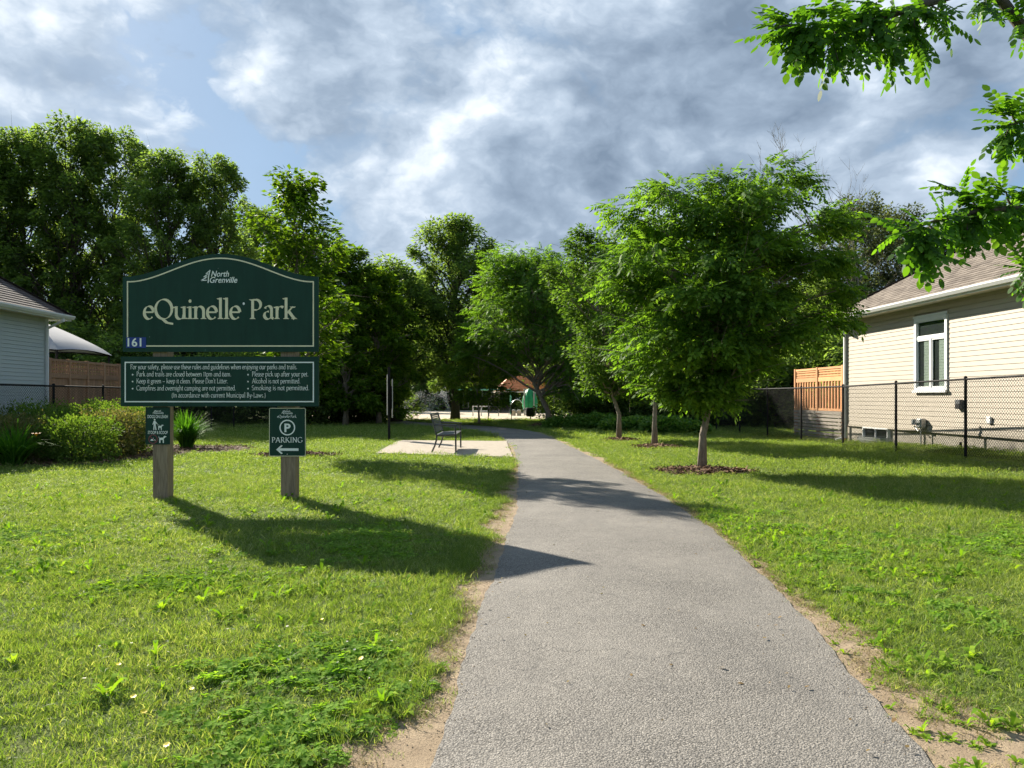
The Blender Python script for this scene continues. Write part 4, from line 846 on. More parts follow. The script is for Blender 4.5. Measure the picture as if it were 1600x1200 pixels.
def frame_strip(P, w, y, inside):     # painted outline following a closed outline P (x,z)
    m = MB(); n = len(P); Q = []
    for i in range(n):
        a = np.array(P[i-1]); b = np.array(P[i]); c = np.array(P[(i+1) % n]); d1 = unit(b-a); d2 = unit(c-b); n1 = np.array([-d1[1], d1[0]]); n2 = np.array([-d2[1], d2[0]]); nn = unit(n1+n2); Q.append(b+nn*inside*w/max(.4, nn.dot(n1)))
    for i in range(n):
        j = (i+1) % n; m.poly([(P[i][0], y, P[i][1]), (P[j][0], y, P[j][1]), (Q[j][0], y, Q[j][1]), (Q[i][0], y, Q[i][1])])
    return m
def tree_logo(x, z, s, y):            # small three-tier pine drawn with a few brush strokes
    m = MB()
    def st(pts, w):
        for a, b in zip(pts[:-1], pts[1:]):
            a = np.array(a); b = np.array(b); d = unit(b-a); n_ = np.array([-d[1], d[0]])*w/2
            m.poly([(x+s*q_[0], y, z+s*q_[1]) for q_ in (a+n_, a-n_, b-n_, b+n_)])
    st([(.62, -.05), (.66, .5), (.78, 1.05)], .09); st([(.74, .98), (.42, .72), (.62, .74)], .06); st([(.58, .66), (.22, .46), (.55, .46)], .07); st([(.46, .40), (.02, .16), (.50, .18)], .08)
    return m

def build_sign():
    ox, oz = sx(346), 0.0; org = (ox, SY, 0)
    root = empty('park_sign', (ox, SY, 0), 0, 'large dark green wooden park name sign with arched top on two posts', 'sign')
    for px in (250, 450):
        x = sx(px)-ox; m = MB(); m.box(x-.098, x+.098, .0, .19, -.1, sz(452)); m.obj('post', M['post_wood'], root, bevel=.008)
    def outline(l, r, sh, b, tp, ins=0):
        n = 40; P = [(sx(l)-ox, sz(b)), (sx(r)-ox, sz(b)), (sx(r)-ox, sz(sh))]
        for i in range(n+1):
            u = 1-i/n; v = abs(2*u-1); px = l+6+(r-l-12)*u
            f = math.cos(min(1, v)*math.pi)*.5+.5; f = f**.86
            P.append((sx(px)-ox, sz(sh)+(sz(tp)-sz(sh))*f))
        P.append((sx(l)-ox, sz(sh))); return P
    pan = MB().prism(outline(194.5, 498.5, 433, 550, 397.5), -.045, -.001).obj('name_panel', M['sign_green'], root)
    yf = -.0475
    frame_strip(outline(201, 492, 440, 542, 403.5), .017, yf, 1).obj('border_line', M['gold'], pan)
    put(serif_mesh('eQuinelle', .118), 226, 379, 499, 30.5, yf, .68, 'lettering', M['gold'], pan, org)
    put(serif_mesh('Park', .118), 391, 466, 499, 30.5, yf, .68, 'lettering', M['gold'], pan, org)
    put(serif_mesh('*', .2), 381, 384.5, 480, 14, yf, .68, 'lettering_dot', M['sign_white'], pan, org)
    put(sans_mesh('North', .28, .012), 332, 360, 433, 9.0, yf, .70, 'lettering', M['sign_white'], pan, org)
    put(sans_mesh('Grenville', .28, .012), 330, 373, 442.5, 9.0, yf, .70, 'lettering', M['sign_white'], pan, org)
    tree_logo(sx(316)-ox, sz(442), .155, yf).obj('emblem', M['sign_white'], pan)
    plate = MB().box(sx(200)-ox, sx(231)-ox, -.052, -.046, sz(544), sz(527.5)).obj('number_plate', M['sign_blue'], pan)
    put(sans_mesh('161', 0, .02), 202.5, 224, 541.5, 13.0, -.0545, .72, 'lettering', M['sign_white'], plate, org)
    rp = MB().box(sx(191.5)-ox, sx(499)-ox, -.045, -.001, sz(635), sz(557.5)).obj('rules_panel', M['sign_green'], root)
    frame_strip([(sx(a)-ox, sz(b)) for a, b in ((197.5, 628.5), (492, 628.5), (492, 565.5), (197.5, 565.5))], .016, yf, 1).obj('border_line', M['sign_white'], rp)
    def line(s, x0, x1, base): put(serif_mesh(s, .088, thin=.34), x0, x1, base, 7.4, yf, .68, 'lettering', M['sign_white'], rp, org)
    line('For your safety, please use these rules and guidelines when enjoying our parks and trails.', 206.5, 465.5, 577)
    line('Park and trails are closed between 11pm and 6am.', 216, 363, 588.2); line('Please pick up after your pet.', 395.5, 483, 588.2)
    line("Keep it green _ keep it clean. Please Don't Litter.", 216, 358, 599); line('Alcohol is not permitted.', 395.5, 470.5, 599)
    line('Campfires and overnight camping are not permitted.', 216, 370, 610); line('Smoking is not permitted.', 395.5, 484, 609.6)
    line('(In accordance with current Municipal By-Laws.)', 271, 416.5, 621)
    for px in (210, 389.5):
        for by in (585.6, 596.3, 607.3):
            m = MB(); m.poly([(sx(px)-ox+.0105*math.cos(t), yf, sz(by)+.0105*math.sin(t)) for t in np.linspace(0, 6.283, 13)[:-1]]); m.obj('bullet', M['sign_white'], rp)
    return root
build_sign()
def disc(cx, cz, r0, r1, y, n=40):
    m = MB()
    for i in range(n):
        a, b = 2*math.pi*i/n, 2*math.pi*(i+1)/n
        m.poly([(cx+r0*math.cos(a), y, cz+r0*math.sin(a)), (cx+r1*math.cos(a), y, cz+r1*math.sin(a)), (cx+r1*math.cos(b), y, cz+r1*math.sin(b)), (cx+r0*math.cos(b), y, cz+r0*math.sin(b))])
    return m
def dog(x, z, s, y):
    m = MB(); q_ = lambda P: m.poly([(x+s*a, y, z+s*b) for a, b in P])
    q_([(.02, .42), (.62, .40), (.66, .74), (.02, .70)]); q_([(.02, 0), (.16, 0), (.18, .43), (.02, .43)]); q_([(.50, 0), (.64, 0), (.64, .42), (.48, .42)]); q_([(.56, .70), (.66, .6), (.86, .78), (.86, .92), (.70, .98), (.58, .84)]); q_([(.84, .80), (.98, .80), (.98, .90), (.84, .92)]); q_([(-.10, .86), (.02, .62), (.07, .68), (-.04, .88)])
    return m
def build_dog_sign():
    ox = sx(247); yb = SY-.001; org = (ox, yb, 0)
    root = empty('dog_notice', (ox, yb, 0), 0, 'small green dog leash notice on the left post of the park sign', 'sign')
    b = MB().box(sx(228)-ox, sx(266)-ox, -.012, 0, sz(694.5), sz(636)).obj('board', M['sign_green'], root); y = -.0145
    frame_strip([(sx(a)-ox, sz(c)) for a, c in ((228.8, 693.5), (265.4, 693.5), (265.4, 637), (228.8, 637))], .004, y, 1).obj('edge_line', M['sign_edge'], b)
    put(sans_mesh('North', .28, .012), 243, 252.5, 643.6, 3.0, y, .7, 'lettering', M['sign_white'], b, org); put(sans_mesh('Grenville', .28, .012), 242.5, 256.5, 646.6, 3.0, y, .7, 'lettering', M['sign_white'], b, org)
    tree_logo(sx(239)-ox, sz(646.4), .045, y).obj('emblem', M['sign_white'], b)
    put(sans_mesh('DOGS ON LEASH', 0, .012), 231.5, 263, 653.2, 5.0, y, .72, 'lettering', M['sign_white'], b, org)
    put(sans_mesh('STOOP & SCOOP', 0, .012), 231.8, 263, 678, 5.0, y, .72, 'lettering', M['sign_white'], b, org)
    m = MB(); X = sx(242.5)-ox; k = SY/F
    P = lambda pts: m.poly([(X+a*k, y, sz(671.7)+c*k) for a, c in pts])
    P([(1.3*math.cos(t), 16+1.5*math.sin(t)) for t in np.linspace(0, 6.283, 13)[:-1]]); P([(-1.5, 6.5), (1.6, 6.5), (1.9, 13), (.6, 14.2), (-.8, 14.2), (-2, 13)]); P([(-2.2, 0), (-.6, 0), (.1, 7), (-1.6, 7)]); P([(1.2, 0), (2.9, 0), (1.7, 7), (.2, 7)])
    P([(-2, 13), (-1.2, 11.5), (-2.9, 8), (-3.6, 8.6)]); P([(1.9, 13), (1.3, 11.6), (4.2, 8.5), (4.8, 9.2)]); P([(4.5, 9.0), (4.6, 8.6), (9.2, 6.6), (9.3, 6.9)])
    m.obj('walker_symbol', M['sign_white'], b)
    dog(sx(248)-ox, sz(671.7), 8.5*k, y).obj('dog_symbol', M['sign_white'], b)
    dog(sx(249.5)-ox, sz(692), 11.5*k, y).obj('dog_symbol', M['sign_white'], b)
    rg = disc(sx(240)-ox, sz(686), .050, .062, y-.0006); rg.poly([(sx(240)-ox+a*k, y-.0010, sz(686)+c*k) for a, c in ((-5, 4), (-4, 5), (5, -4), (4, -5))]); rg.obj('ban_ring', M['sign_red'], b)
    m = MB(); m.poly([(sx(240)-ox+a*k, y, sz(686)+c*k) for a, c in ((-4.2, -2.4), (4, -2.4), (3.2, -.8), (1, -.3), (.4, 2.2), (-1, .6), (-3.2, -.4))]); m.obj('dropping_symbol', M['sign_white'], b)
build_dog_sign()
def build_parking():
    ox = sx(449.5); yb = SY-.001; org = (ox, yb, 0); k = SY/F
    root = empty('parking_sign', (ox, yb, 0), 0, 'small green parking sign with left arrow on the right post', 'sign')
    def rr(ins):
        l, r_, t_, b_ = sx(421+ins)-ox, sx(478.3-ins)-ox, sz(637.3+ins), sz(713-ins); c = .02; P = []
        for cx, cz, a0 in ((r_-c, b_+c, -90), (r_-c, t_-c, 0), (l+c, t_-c, 90), (l+c, b_+c, 180)):
            for a in (0, 30, 60, 90): P.append((cx+c*math.cos(R(a0+a)), cz+c*math.sin(R(a0+a))))
        return P
    b = MB().prism(rr(0), -.014, 0).obj('board', M['sign_green'], root); y = -.0165
    frame_strip(rr(.15), .0075, y, 1).obj('border_line', M['gold'], b)
    put(sans_mesh('North', .28, .012), 444, 454, 644, 3.0, y, .7, 'lettering', M['sign_white'], b, org); put(sans_mesh('Grenville', .28, .012), 443.5, 458, 647, 3.0, y, .7, 'lettering', M['sign_white'], b, org)
    tree_logo(sx(440)-ox, sz(646.6), .045, y).obj('emblem', M['sign_white'], b)
    put(serif_mesh('eQuinelle Park', .10, thin=.3), 434, 464, 652.6, 4.2, y, .68, 'lettering', M['sign_white'], b, org)
    disc(sx(449.5)-ox, sz(668), 10.4*k, 12.3*k, y).obj('ring', M['sign_white'], b)
    put(sans_mesh('P', 0, .03), 445, 454.6, 674.6, 13, y, .72, 'lettering', M['sign_white'], b, org)
    put(serif_mesh('PARKING', .10, thin=.25), 425, 473.5, 691.3, 8.2, y, .68, 'lettering', M['sign_white'], b, org)
    m = MB(); X, Z = sx(450)-ox, sz(702.3)
    m.poly([(X+a*k, y, Z+c*k) for a, c in ((-16, 0), (-12, 2), (17, 2), (17, -2), (-12, -2))]); m.poly([(X+a*k, y-.0005, Z+c*k) for a, c in ((-18, 0), (-10, 7), (-7.5, 6), (-14, 0))]); m.poly([(X+a*k, y-.0009, Z+c*k) for a, c in ((-18, 0), (-14, 0), (-7.5, -6), (-10, -7))])
    m.obj('arrow', M['sign_white'], b)
    for zz in (640.5, 709.5): MB().tube([(0, y, sz(zz)), (0, y-.006, sz(zz))], .007, 8).obj('bolt', M['galv'], b)
build_parking()

# ------------------------------------------------------------------ houses
def roof_plane(mb, uvs, a, b, c, d, rows, dz=.014):
    """courses between eave a-b and top d-c; each course laps over the one below"""
    a, b, c, d = (np.array(p, float) for p in (a, b, c, d)); nrm = unit(np.cross(b-a, d-a)); nrm = nrm if nrm[2] > 0 else -nrm
    sl = np.linalg.norm((d+c)/2-(a+b)/2); ex = unit(b-a)
    for i in range(rows):
        u0, u1 = i/rows, (i+1.0)/rows
        p = [a+(d-a)*u0+nrm*dz, b+(c-b)*u0+nrm*dz, b+(c-b)*u1+nrm*.001, a+(d-a)*u1+nrm*.001]
        lo = [a+(d-a)*u0-nrm*.002, b+(c-b)*u0-nrm*.002]
        mb.poly(p); uvs += [((q_-a).dot(ex), v*sl) for q_, v in zip(p, (u0+.002, u0+.002, u1-.002, u1-.002))]
        mb.poly([lo[0], lo[1], p[1], p[0]]); uvs += [((q_-a).dot(ex), u0*sl+.01) for q_ in (lo[0], lo[1], p[1], p[0])]
def uv_obj(mb, uvs, name, mat, parent):
    me = bpy.data.meshes.new(name); me.from_pydata([tuple(v) for v in mb.v], [], mb.f); l = me.uv_layers.new(name='UVMap'); l.data.foreach_set('uv', np.array(uvs, np.float32).ravel()); return link(name, me, mat, parent)
def house(name, label, corner, side, W, D, z_sid, z_top, eave, pitch, siding, shingle, step, wins, over=.45):
    """side=+1: the house lies towards +x of its visible wall; local y=0 is its rear corner, wall runs to y=-D"""
    root = empty(name, (corner[0], corner[1], 0), ROT, label, 'house')
    X = lambda v: v*side
    def box(m, x0, x1, *r_): return m.box(min(X(x0), X(x1)), max(X(x0), X(x1)), *r_)
    wall = box(MB(), .03, W, -D, -.0, z_sid, z_top); core = wall.obj('wall', M[siding], root)
    box(MB(), .045, W-.02, -D+.02, -.02, -.2, z_sid).obj('foundation', M['foundation'], root)
    # one lapped board per course, cut where a window interrupts it
    bd = MB(); lap = .013; bd.v = [(X(.03), -1, 0), (X(-lap), -1, .0), (X(-.002), -1, step*.97), (X(.03), -1, step*.97), (X(.03), 0, 0), (X(-lap), 0, .0), (X(-.002), 0, step*.97), (X(.03), 0, step*.97)]
    bd.f = [(0, 1, 2, 3), (7, 6, 5, 4), (1, 5, 6, 2), (0, 4, 5, 1), (2, 6, 7, 3)]; bme = bd.mesh('siding_board', M[siding])
    n = int((z_top-z_sid)/step)
    for i in range(n):
        z = z_sid+i*step; cuts = [(-.06, None)]; segs = []; y0 = -.09
        for w in sorted(wins, key=lambda w_: -w_['y1']):
            if z+step > w['z0']-.02 and z < w['z1']+.02: segs.append((y0, w['y1']+.02)); y0 = w['y0']-.02
        segs.append((y0, -D))
        for ya, yb in segs: o = link('siding_board', bme, None, core, (0, ya, z)); o.scale = (1, ya-yb, 1)
    cm = box(MB(), -.03, .06, -.09, .03, z_sid-.02, z_top); cm.obj('corner_trim', M['white' if side < 0 else siding], root)
    box(MB(), -.022, .03, -D, -.09, z_sid-.05, z_sid-.004).obj('starter_trim', M[siding], root)
    # roof
    e = over; zr = eave; half = W/2+e; t = half; roof = MB(); uvs = []
    A = (X(-e), e, zr); B = (X(-e), -D-e, zr); Cc = (X(W+e), -D-e, zr); Dd = (X(W+e), e, zr)
    r1 = (X(W/2), e-t, zr+t*pitch); r2 = (X(W/2), -D-e+t, zr+t*pitch)
    rows = int(math.hypot(t, t*pitch)/.14)
    roof_plane(roof, uvs, A, B, r2, r1, rows); roof_plane(roof, uvs, Dd, A, r1, r1, rows); roof_plane(roof, uvs, Cc, Dd, r1, r2, rows); roof_plane(roof, uvs, B, Cc, r2, r2, rows)
    ro = uv_obj(roof, uvs, 'roof', M[shingle], root)
    hc = MB(); nh = int(t*1.9/.2)
    for i in range(nh):     # hip caps
        p = np.array(A)*(1-i/nh)+np.array(r1)*(i/nh); q_ = np.array(A)*(1-(i+1.15)/nh)+np.array(r1)*((i+1.15)/nh); hc.bar(p+np.array([0, 0, .02]), q_+np.array([0, 0, .015]), .22, .02)
    hc.bar(np.array(r1)+np.array([0, 0, .02]), np.array(r2)+np.array([0, 0, .02]), .24, .03); hc.obj('hip_cap', M[shingle], ro)
    sf = MB(); sf.v = [(X(-e+.02), e-.02, zr-.13), (X(-e+.02), -D-e, zr-.13), (X(.03), -D-e, zr-.13), (X(.03), e-.02, zr-.13), (X(W+e), e-.02, zr-.13), (X(W+e), .0, zr-.13), (X(.03), 0, zr-.13)]; sf.f = [(0, 1, 2, 3), (3, 6, 5, 4)]; sf.obj('soffit', M['soffit'], root)
    fa = MB(); box(fa, -e-.001, -e+.025, -D-e, e, zr-.16, zr-.012); fa.box(min(X(-e), X(W+e)), max(X(-e), X(W+e)), e-.025, e, zr-.158, zr-.014); fa.obj('fascia', M['white'], root)
    gt = MB(); pr = [(-e-.002, zr-.115), (-e-.07, zr-.115), (-e-.115, zr-.05), (-e-.115, zr-.012), (-e-.10, zr-.012), (-e-.10, zr-.045), (-e-.002, zr-.045)]
    gt.v = [(X(a), y_, z_) for y_ in (e+.01, -D-e) for a, z_ in pr]; k = len(pr); gt.f = [tuple(range(k)), tuple(range(2*k-1, k-1, -1))]+[(i, (i+1) % k, k+(i+1) % k, k+i) for i in range(k)]; gt.obj('gutter', M['white'], root)
    ds = MB(); ds.bar((X(-e-.05), -.10, zr-.13), (X(-e-.05), -.10, zr-.22), .07, .055); ds.bar((X(-e-.05), -.10, zr-.20), (X(-.06), -.10, zr-.42), .07, .055); ds.bar((X(-.062), -.10, zr-.38), (X(-.062), -.10, .12), .07, .055, (0, 1, 0)); ds.bar((X(-.06), -.10, .15), (X(-.35), -.12, .06), .07, .055)
    ds.obj('downspout', M['white'], root)
    for w in wins: window(root, core, X, box, **w)
    return root
def window(root, core, X, box, y0, y1, z0, z1, style):
    t = .09 if style == 'tall' else .035
    wn = MB(); box(wn, -.045, .05, y0, y0+t, z0, z1); box(wn, -.045, .05, y1-t, y1, z0, z1); box(wn, -.047, .05, y0+t, y1-t, z1-t, z1); box(wn, -.047, .05, y0+t, y1-t, z0, z0+t)
    w = wn.obj('window', M['white'], root)
    if style == 'tall':
        hd = MB(); box(hd, -.06, -.046, y0-.03, y1+.03, z1-.005, z1+.05); hd.obj('head_trim', M['white'], w)
        sl = MB(); box(sl, -.09, -.047, y0-.02, y1+.02, z0-.03, z0+.03); sl.obj('sill', M['white'], w)
    iy0, iy1, iz0, iz1 = y0+t, y1-t, z0+t, z1-t; cells = []
    if style == 'tall':
        zt = iz0+(iz1-iz0)*.74; ym = (iy0+iy1)/2
        ms = MB(); box(ms, -.03, .04, iy0, iy1, zt-.03, zt+.03); box(ms, -.032, .038, ym-.03, ym+.03, iz0, zt-.03); ms.obj('mullion', M['white'], w)
        cells = [(iy0, iy1, zt+.03, iz1), (iy0, ym-.03, iz0, zt-.03), (ym+.03, iy1, iz0, zt-.03)]
    else:
        ym = (iy0+iy1)/2; ms = MB(); box(ms, -.03, .04, ym-.015, ym+.015, iz0, iz1); ms.obj('mullion', M['white'], w); cells = [(iy0, ym-.015, iz0, iz1), (ym+.015, iy1, iz0, iz1)]
    for a, b, c, d in cells:
        s = MB(); k = .035 if style == 'tall' else .012
        box(s, -.018, .03, a, a+k, c, d); box(s, -.018, .03, b-k, b, c, d); box(s, -.019, .03, a+k, b-k, c, c+k); box(s, -.019, .03, a+k, b-k, d-k, d); sa = s.obj('sash', M['white'], w)
        p = MB(); box(p, -.004, .0, a+k-.002, b-k+.002, c+k-.002, d-k+.002); p.obj('pane', M['glass'], sa)
        bk = MB(); box(bk, .022, .026, a, b, c, d); bk.obj('dark_room', M['dark'], sa)
        if style == 'tall' and d < iz1-.1:      # pale blind part way across
            bl = MB(); nb = 16
            for i in range(nb): zz = c+k+(d-c-2*k)*i/nb; box(bl, .008, .012+.006*(i % 2), a+k+(b-a)*.02, b-k-(b-a)*.42, zz, zz+(d-c-2*k)/nb*.94)
            bl.obj('blind', M['blind'], sa)
LR = lambda Yw: -(HOUSE_R[1]-Yw)      # local y on the right house wall for a world distance
hr = house('house', 'cream sided bungalow with brown hip roof behind the right fence', HOUSE_R, 1, 6.9, 15, .54, 3.70, 3.78, .63, 'siding_r', 'shingle_r', .117,
           [dict(y0=LR(18.25), y1=LR(19.65), z0=1.50, z1=3.36, style='tall'), dict(y0=LR(20.95), y1=LR(22.35), z0=.08, z1=.50, style='low')])
hl = house('house', 'blue grey sided house with dark hip roof at the left edge', HOUSE_L, -1, 8.0, 11, .35, 3.66, 3.74, .72, 'siding_l', 'shingle_l', .105, [])
# fittings on the cream wall
def wall_pt(Yw): return LR(Yw)
yw = wall_pt(17.75); m = MB().box(-.10, -.012, yw-.10, yw+.10, 1.08, 1.30); o = m.obj('vent_hood', M['grey_metal'], hr, bevel=.012); MB().box(-.105, -.1005, yw-.08, yw+.08, 1.10, 1.20).obj('vent_flap', M['black'], o)
yw = wall_pt(19.2); g = MB().box(-.19, -.012, yw-.09, yw+.11, .58, .82).obj('gas_meter', M['galv'], hr, bevel=.03)
MB().tube([(-.12, yw+.28, .80), (-.12, yw+.28, .66)], .075, 14).obj('regulator', M['galv'], g); MB().tube([(-.12, yw+.1, .50), (-.12, yw+.28, .62)], .02, 8).obj('pipe', M['galv'], g); MB().tube([(-.12, yw, .56), (-.12, yw, .0)], .018, 8).obj('pipe', M['galv'], g)
yw = wall_pt(16.72); MB().box(-.06, -.012, yw-.07, yw+.07, .78, .93).obj('outlet_cover', M['white'], hr, bevel=.01)
yw = wall_pt(17.7); MB().tube([(-.05, yw, .0), (-.05, yw, .32)], .03, 10).obj('pipe_stub', M['black'], hr)
m = MB(); cw = wall_pt(21.65); n = 14
for z0, rr in ((0.0, .62), (.05, .65), (.10, .62), (.15, .65), (.20, .62)):
    P0 = [(.03-rr*.62*math.sin(math.pi*i/n), cw-rr*1.3*math.cos(math.pi*i/n)) for i in range(n+1)]
    for i in range(n): m.poly([(P0[i][0], P0[i][1], z0), (P0[i+1][0], P0[i+1][1], z0), (P0[i+1][0], P0[i+1][1], z0+.045), (P0[i][0], P0[i][1], z0+.045)])
m.obj('window_well', M['galv'], hr)
for Yv in (17.3, 19.3):
    MB().box(-.33, -.13, wall_pt(Yv)-.11, wall_pt(Yv)+.11, 3.635, 3.647).obj('soffit_light', M['gold'], hr)

# deck screens behind each house, on the line of its wall
def screen(name, label, corner, y_a, y_b, npan, z0, z1, slat_m, rail_m, skirt, side, lattice_last=False):
    root = empty(name, (corner[0], corner[1], 0), ROT, label, 'fence'); L = (y_b-y_a)/npan; zr = z0+(z1-z0)*.74
    for i in range(npan+1): MB().box(-.05, .05, y_a+L*i-.05, y_a+L*i+.05, -.02, z1+.02).obj('post', M[slat_m], root)
    for i in range(npan):
        a, b = y_a+L*i+.05, y_a+L*(i+1)-.05; pn = MB().box(-.035, .035, a, b, z1-.07, z1).obj('top_rail', M[rail_m], root)
        MB().box(-.03, .03, a, b, zr-.09, zr+.05).obj('middle_rail', M[rail_m], root); MB().box(-.03, .03, a, b, z0, z0+.08).obj('bottom_rail', M[rail_m], root)
        n = int((b-a)/(.105 if slat_m == 'cedar' else .14)); st = (b-a)/n; wd = st*(.60 if slat_m == 'cedar' else .93); sm = MB().box(-.011, .011, -wd/2, wd/2, 0, zr-.09-z0-.08).mesh('slat', M[slat_m])
        lat = lattice_last and i == npan-1
        if not lat:
            for k in range(n): link('slat', sm, None, root, ((.016 if k % 2 and slat_m == 'cedar' else -.016), a+st*(k+.5), z0+.08))
        hz = (z0+.08 if lat else zr+.05); nh = max(3, int((z1-.07-hz)/.09)); hs = (z1-.07-hz)/nh; hm = MB().box(-.006, .006, a-b, 0, 0, hs*.5).mesh('lattice_strip', M[rail_m])
        for k in range(nh): link('lattice_strip', hm, None, root, (-.01, b, hz+hs*(k+.25)))
        nv = int((b-a)/.10); vm = MB().box(-.006, .006, -.025, .025, 0, z1-.07-hz).mesh('lattice_strip', M[slat_m])
        for k in range(nv): link('lattice_strip', vm, None, root, (.004, a+(b-a)*(k+.5)/nv, hz))
    if skirt:
        n = 8; hs = z0/n; hm = MB().box(-.012, .012, y_a-y_b, 0, 0, hs*.72).mesh('skirt_board', M['grey_wood'])
        for k in range(n): link('skirt_board', hm, None, root, (-.064, y_b, .02+hs*k))
    return root
screen('deck_screen', 'orange cedar slatted privacy screen over a grey deck skirt beside the cream house', HOUSE_R, .12, 3.75, 2, .92, 2.33, 'cedar', 'cedar_h', True, 1)
screen('deck_screen', 'brown stained wooden privacy screen behind the blue grey house', HOUSE_L, .10, 4.3, 4, .70, 2.48, 'cedar_dark', 'cedar_dark', False, -1, True)
dk = empty('deck', (HOUSE_R[0], HOUSE_R[1], 0), ROT, 'grey wooden deck platform behind the orange cedar screen', 'deck'); MB().box(.06, 4, .1, 3.7, .80, .90).obj('platform', M['grey_wood'], dk)
for i in range(4): MB().box(.2+i*1.2, .3+i*1.2, 3.4, 3.5, -.02, .80).obj('leg', M['grey_wood'], dk)
# canopy gazebo behind the left house
def gazebo():
    cx, cy_ = -15.95, 25.6; root = empty('gazebo', (cx, cy_, 0), ROT, 'grey canvas gazebo canopy peeking out behind the left house', 'gazebo'); w = 1.75; zt, ze = 4.0, 2.84
    m = MB(); n = 8; rows = 8; V = {}
    for s, (ax, ay, bx, by) in enumerate(((-1, -1, 1, -1), (1, -1, 1, 1), (1, 1, -1, 1), (-1, 1, -1, -1))):
        for i in range(rows+1):
            u = i/rows
            for j in range(n+1):
                v = j/n; ex = ax+(bx-ax)*v; ey = ay+(by-ay)*v; r_ = w*(1-u); sag = .10*math.sin(math.pi*v)*(1-u); z = ze+(zt-ze)*(u**.82)+sag*.9*(1-u); m.v.append((ex*r_, ey*r_, z))
        b = s*(rows+1)*(n+1)
        for i in range(rows):
            for j in range(n): m.f.append((b+i*(n+1)+j, b+i*(n+1)+j+1, b+(i+1)*(n+1)+j+1, b+(i+1)*(n+1)+j))
    m.obj('canopy', M['canvas'], root, smooth=True)
    for a in (-1, 1):
        for b in (-1, 1): MB().tube([(a*w*.95, b*w*.95, 0), (a*w*.95, b*w*.95, ze+.04)], .04, 8).obj('post', M['black'], root)
    for a, b, c, d in ((-1, -1, 1, -1), (1, -1, 1, 1), (1, 1, -1, 1), (-1, 1, -1, -1)):
        MB().tube([(a*w*.95+(c-a)*w*.95*u, b*w*.95+(d-b)*w*.95*u, ze-.02+.12*math.sin(math.pi*u)) for u in np.linspace(0, 1, 9)], .025, 6).obj('rail', M['black'], root)
gazebo()

# ------------------------------------------------------------------ chain-link fences
def chain_fence(label, P, H, group):
    root = empty('chain_link_fence', (P[0][0], P[0][1], 0), 0, label, 'fence', group); ox, oy = P[0]
    for (x, y) in P:
        z0 = float(rise(x, y)); po = MB().tube([(x-ox, y-oy, -.1), (x-ox, y-oy, H+z0)], .03, 10).obj('post', M['black'], root); MB().lathe([(.034, 0), (.034, .03), (.02, .05), (0.001, .055)], 10, (x-ox, y-oy, H+z0-.005)).obj('post_cap', M['black'], po)
    for i, ((xa, ya), (xb, yb)) in enumerate(zip(P[:-1], P[1:])):
        za, zb = float(rise(xa, ya)), float(rise(xb, yb))
        A = np.array([xa-ox, ya-oy, za]); B = np.array([xb-ox, yb-oy, zb]); L = np.linalg.norm((B-A)[:2])
        MB().tube([A+np.array([0, 0, H-.02]), B+np.array([0, 0, H-.02])], .022, 8).obj('top_rail', M['black'], root)
        d = (B-A)/L; up = np.array([0, 0, 1.0]); h = H-.07; b0 = A+up*.04; nr = np.array([-d[1], d[0], 0]); Vv = []; Fv = []; st = .072; w = .0036
        for sgn in (1, -1):
            for k in range(-int(h/st)-1, int(L/st)+2):
                s0 = k*st; lo = max(0, s0); hi = min(L, s0+h)
                if hi-lo < .02: continue
                za_, zb_ = (lo-s0, hi-s0) if sgn > 0 else (h-(lo-s0), h-(hi-s0))
                p = b0+d*lo+up*za_; q_ = b0+d*hi+up*zb_; e = unit(q_-p); s_ = unit(np.cross(e, nr)); b = len(Vv)
                for t_ in (p, q_):
                    for ang in (0, 2.094, 4.189): Vv.append(t_+(s_*math.cos(ang)+nr*math.sin(ang))*w+nr*.002*sgn)
                Fv += [(b, b+1, b+4, b+3), (b+1, b+2, b+5, b+4), (b+2, b, b+3, b+5)]
        mo = link('wire_mesh', np_mesh('wire_mesh', np.array(Vv), np.array(Fv), M['black']), None, root); mo['kind'] = 'stuff'
fx = lambda Yw: 9.45-.08*(Yw-16)
chain_fence('black chain link fence along the right lawn before the cream house', [(fx(v), v) for v in (8.5, 11, 13.5, 16, 18.5, 21, 23.5, 26, 28.5, 31)], 1.66, 'black chain link fences')
chain_fence('black chain link fence before the blue grey house on the left', [(-11.55-.012*(v-17), v) for v in (11.6, 14.3, 17.0, 19.4, 21.8, 24.5, 27.2, 29.9, 32.4)]+[(-10.0, 32.6)], 1.66, 'black chain link fences')

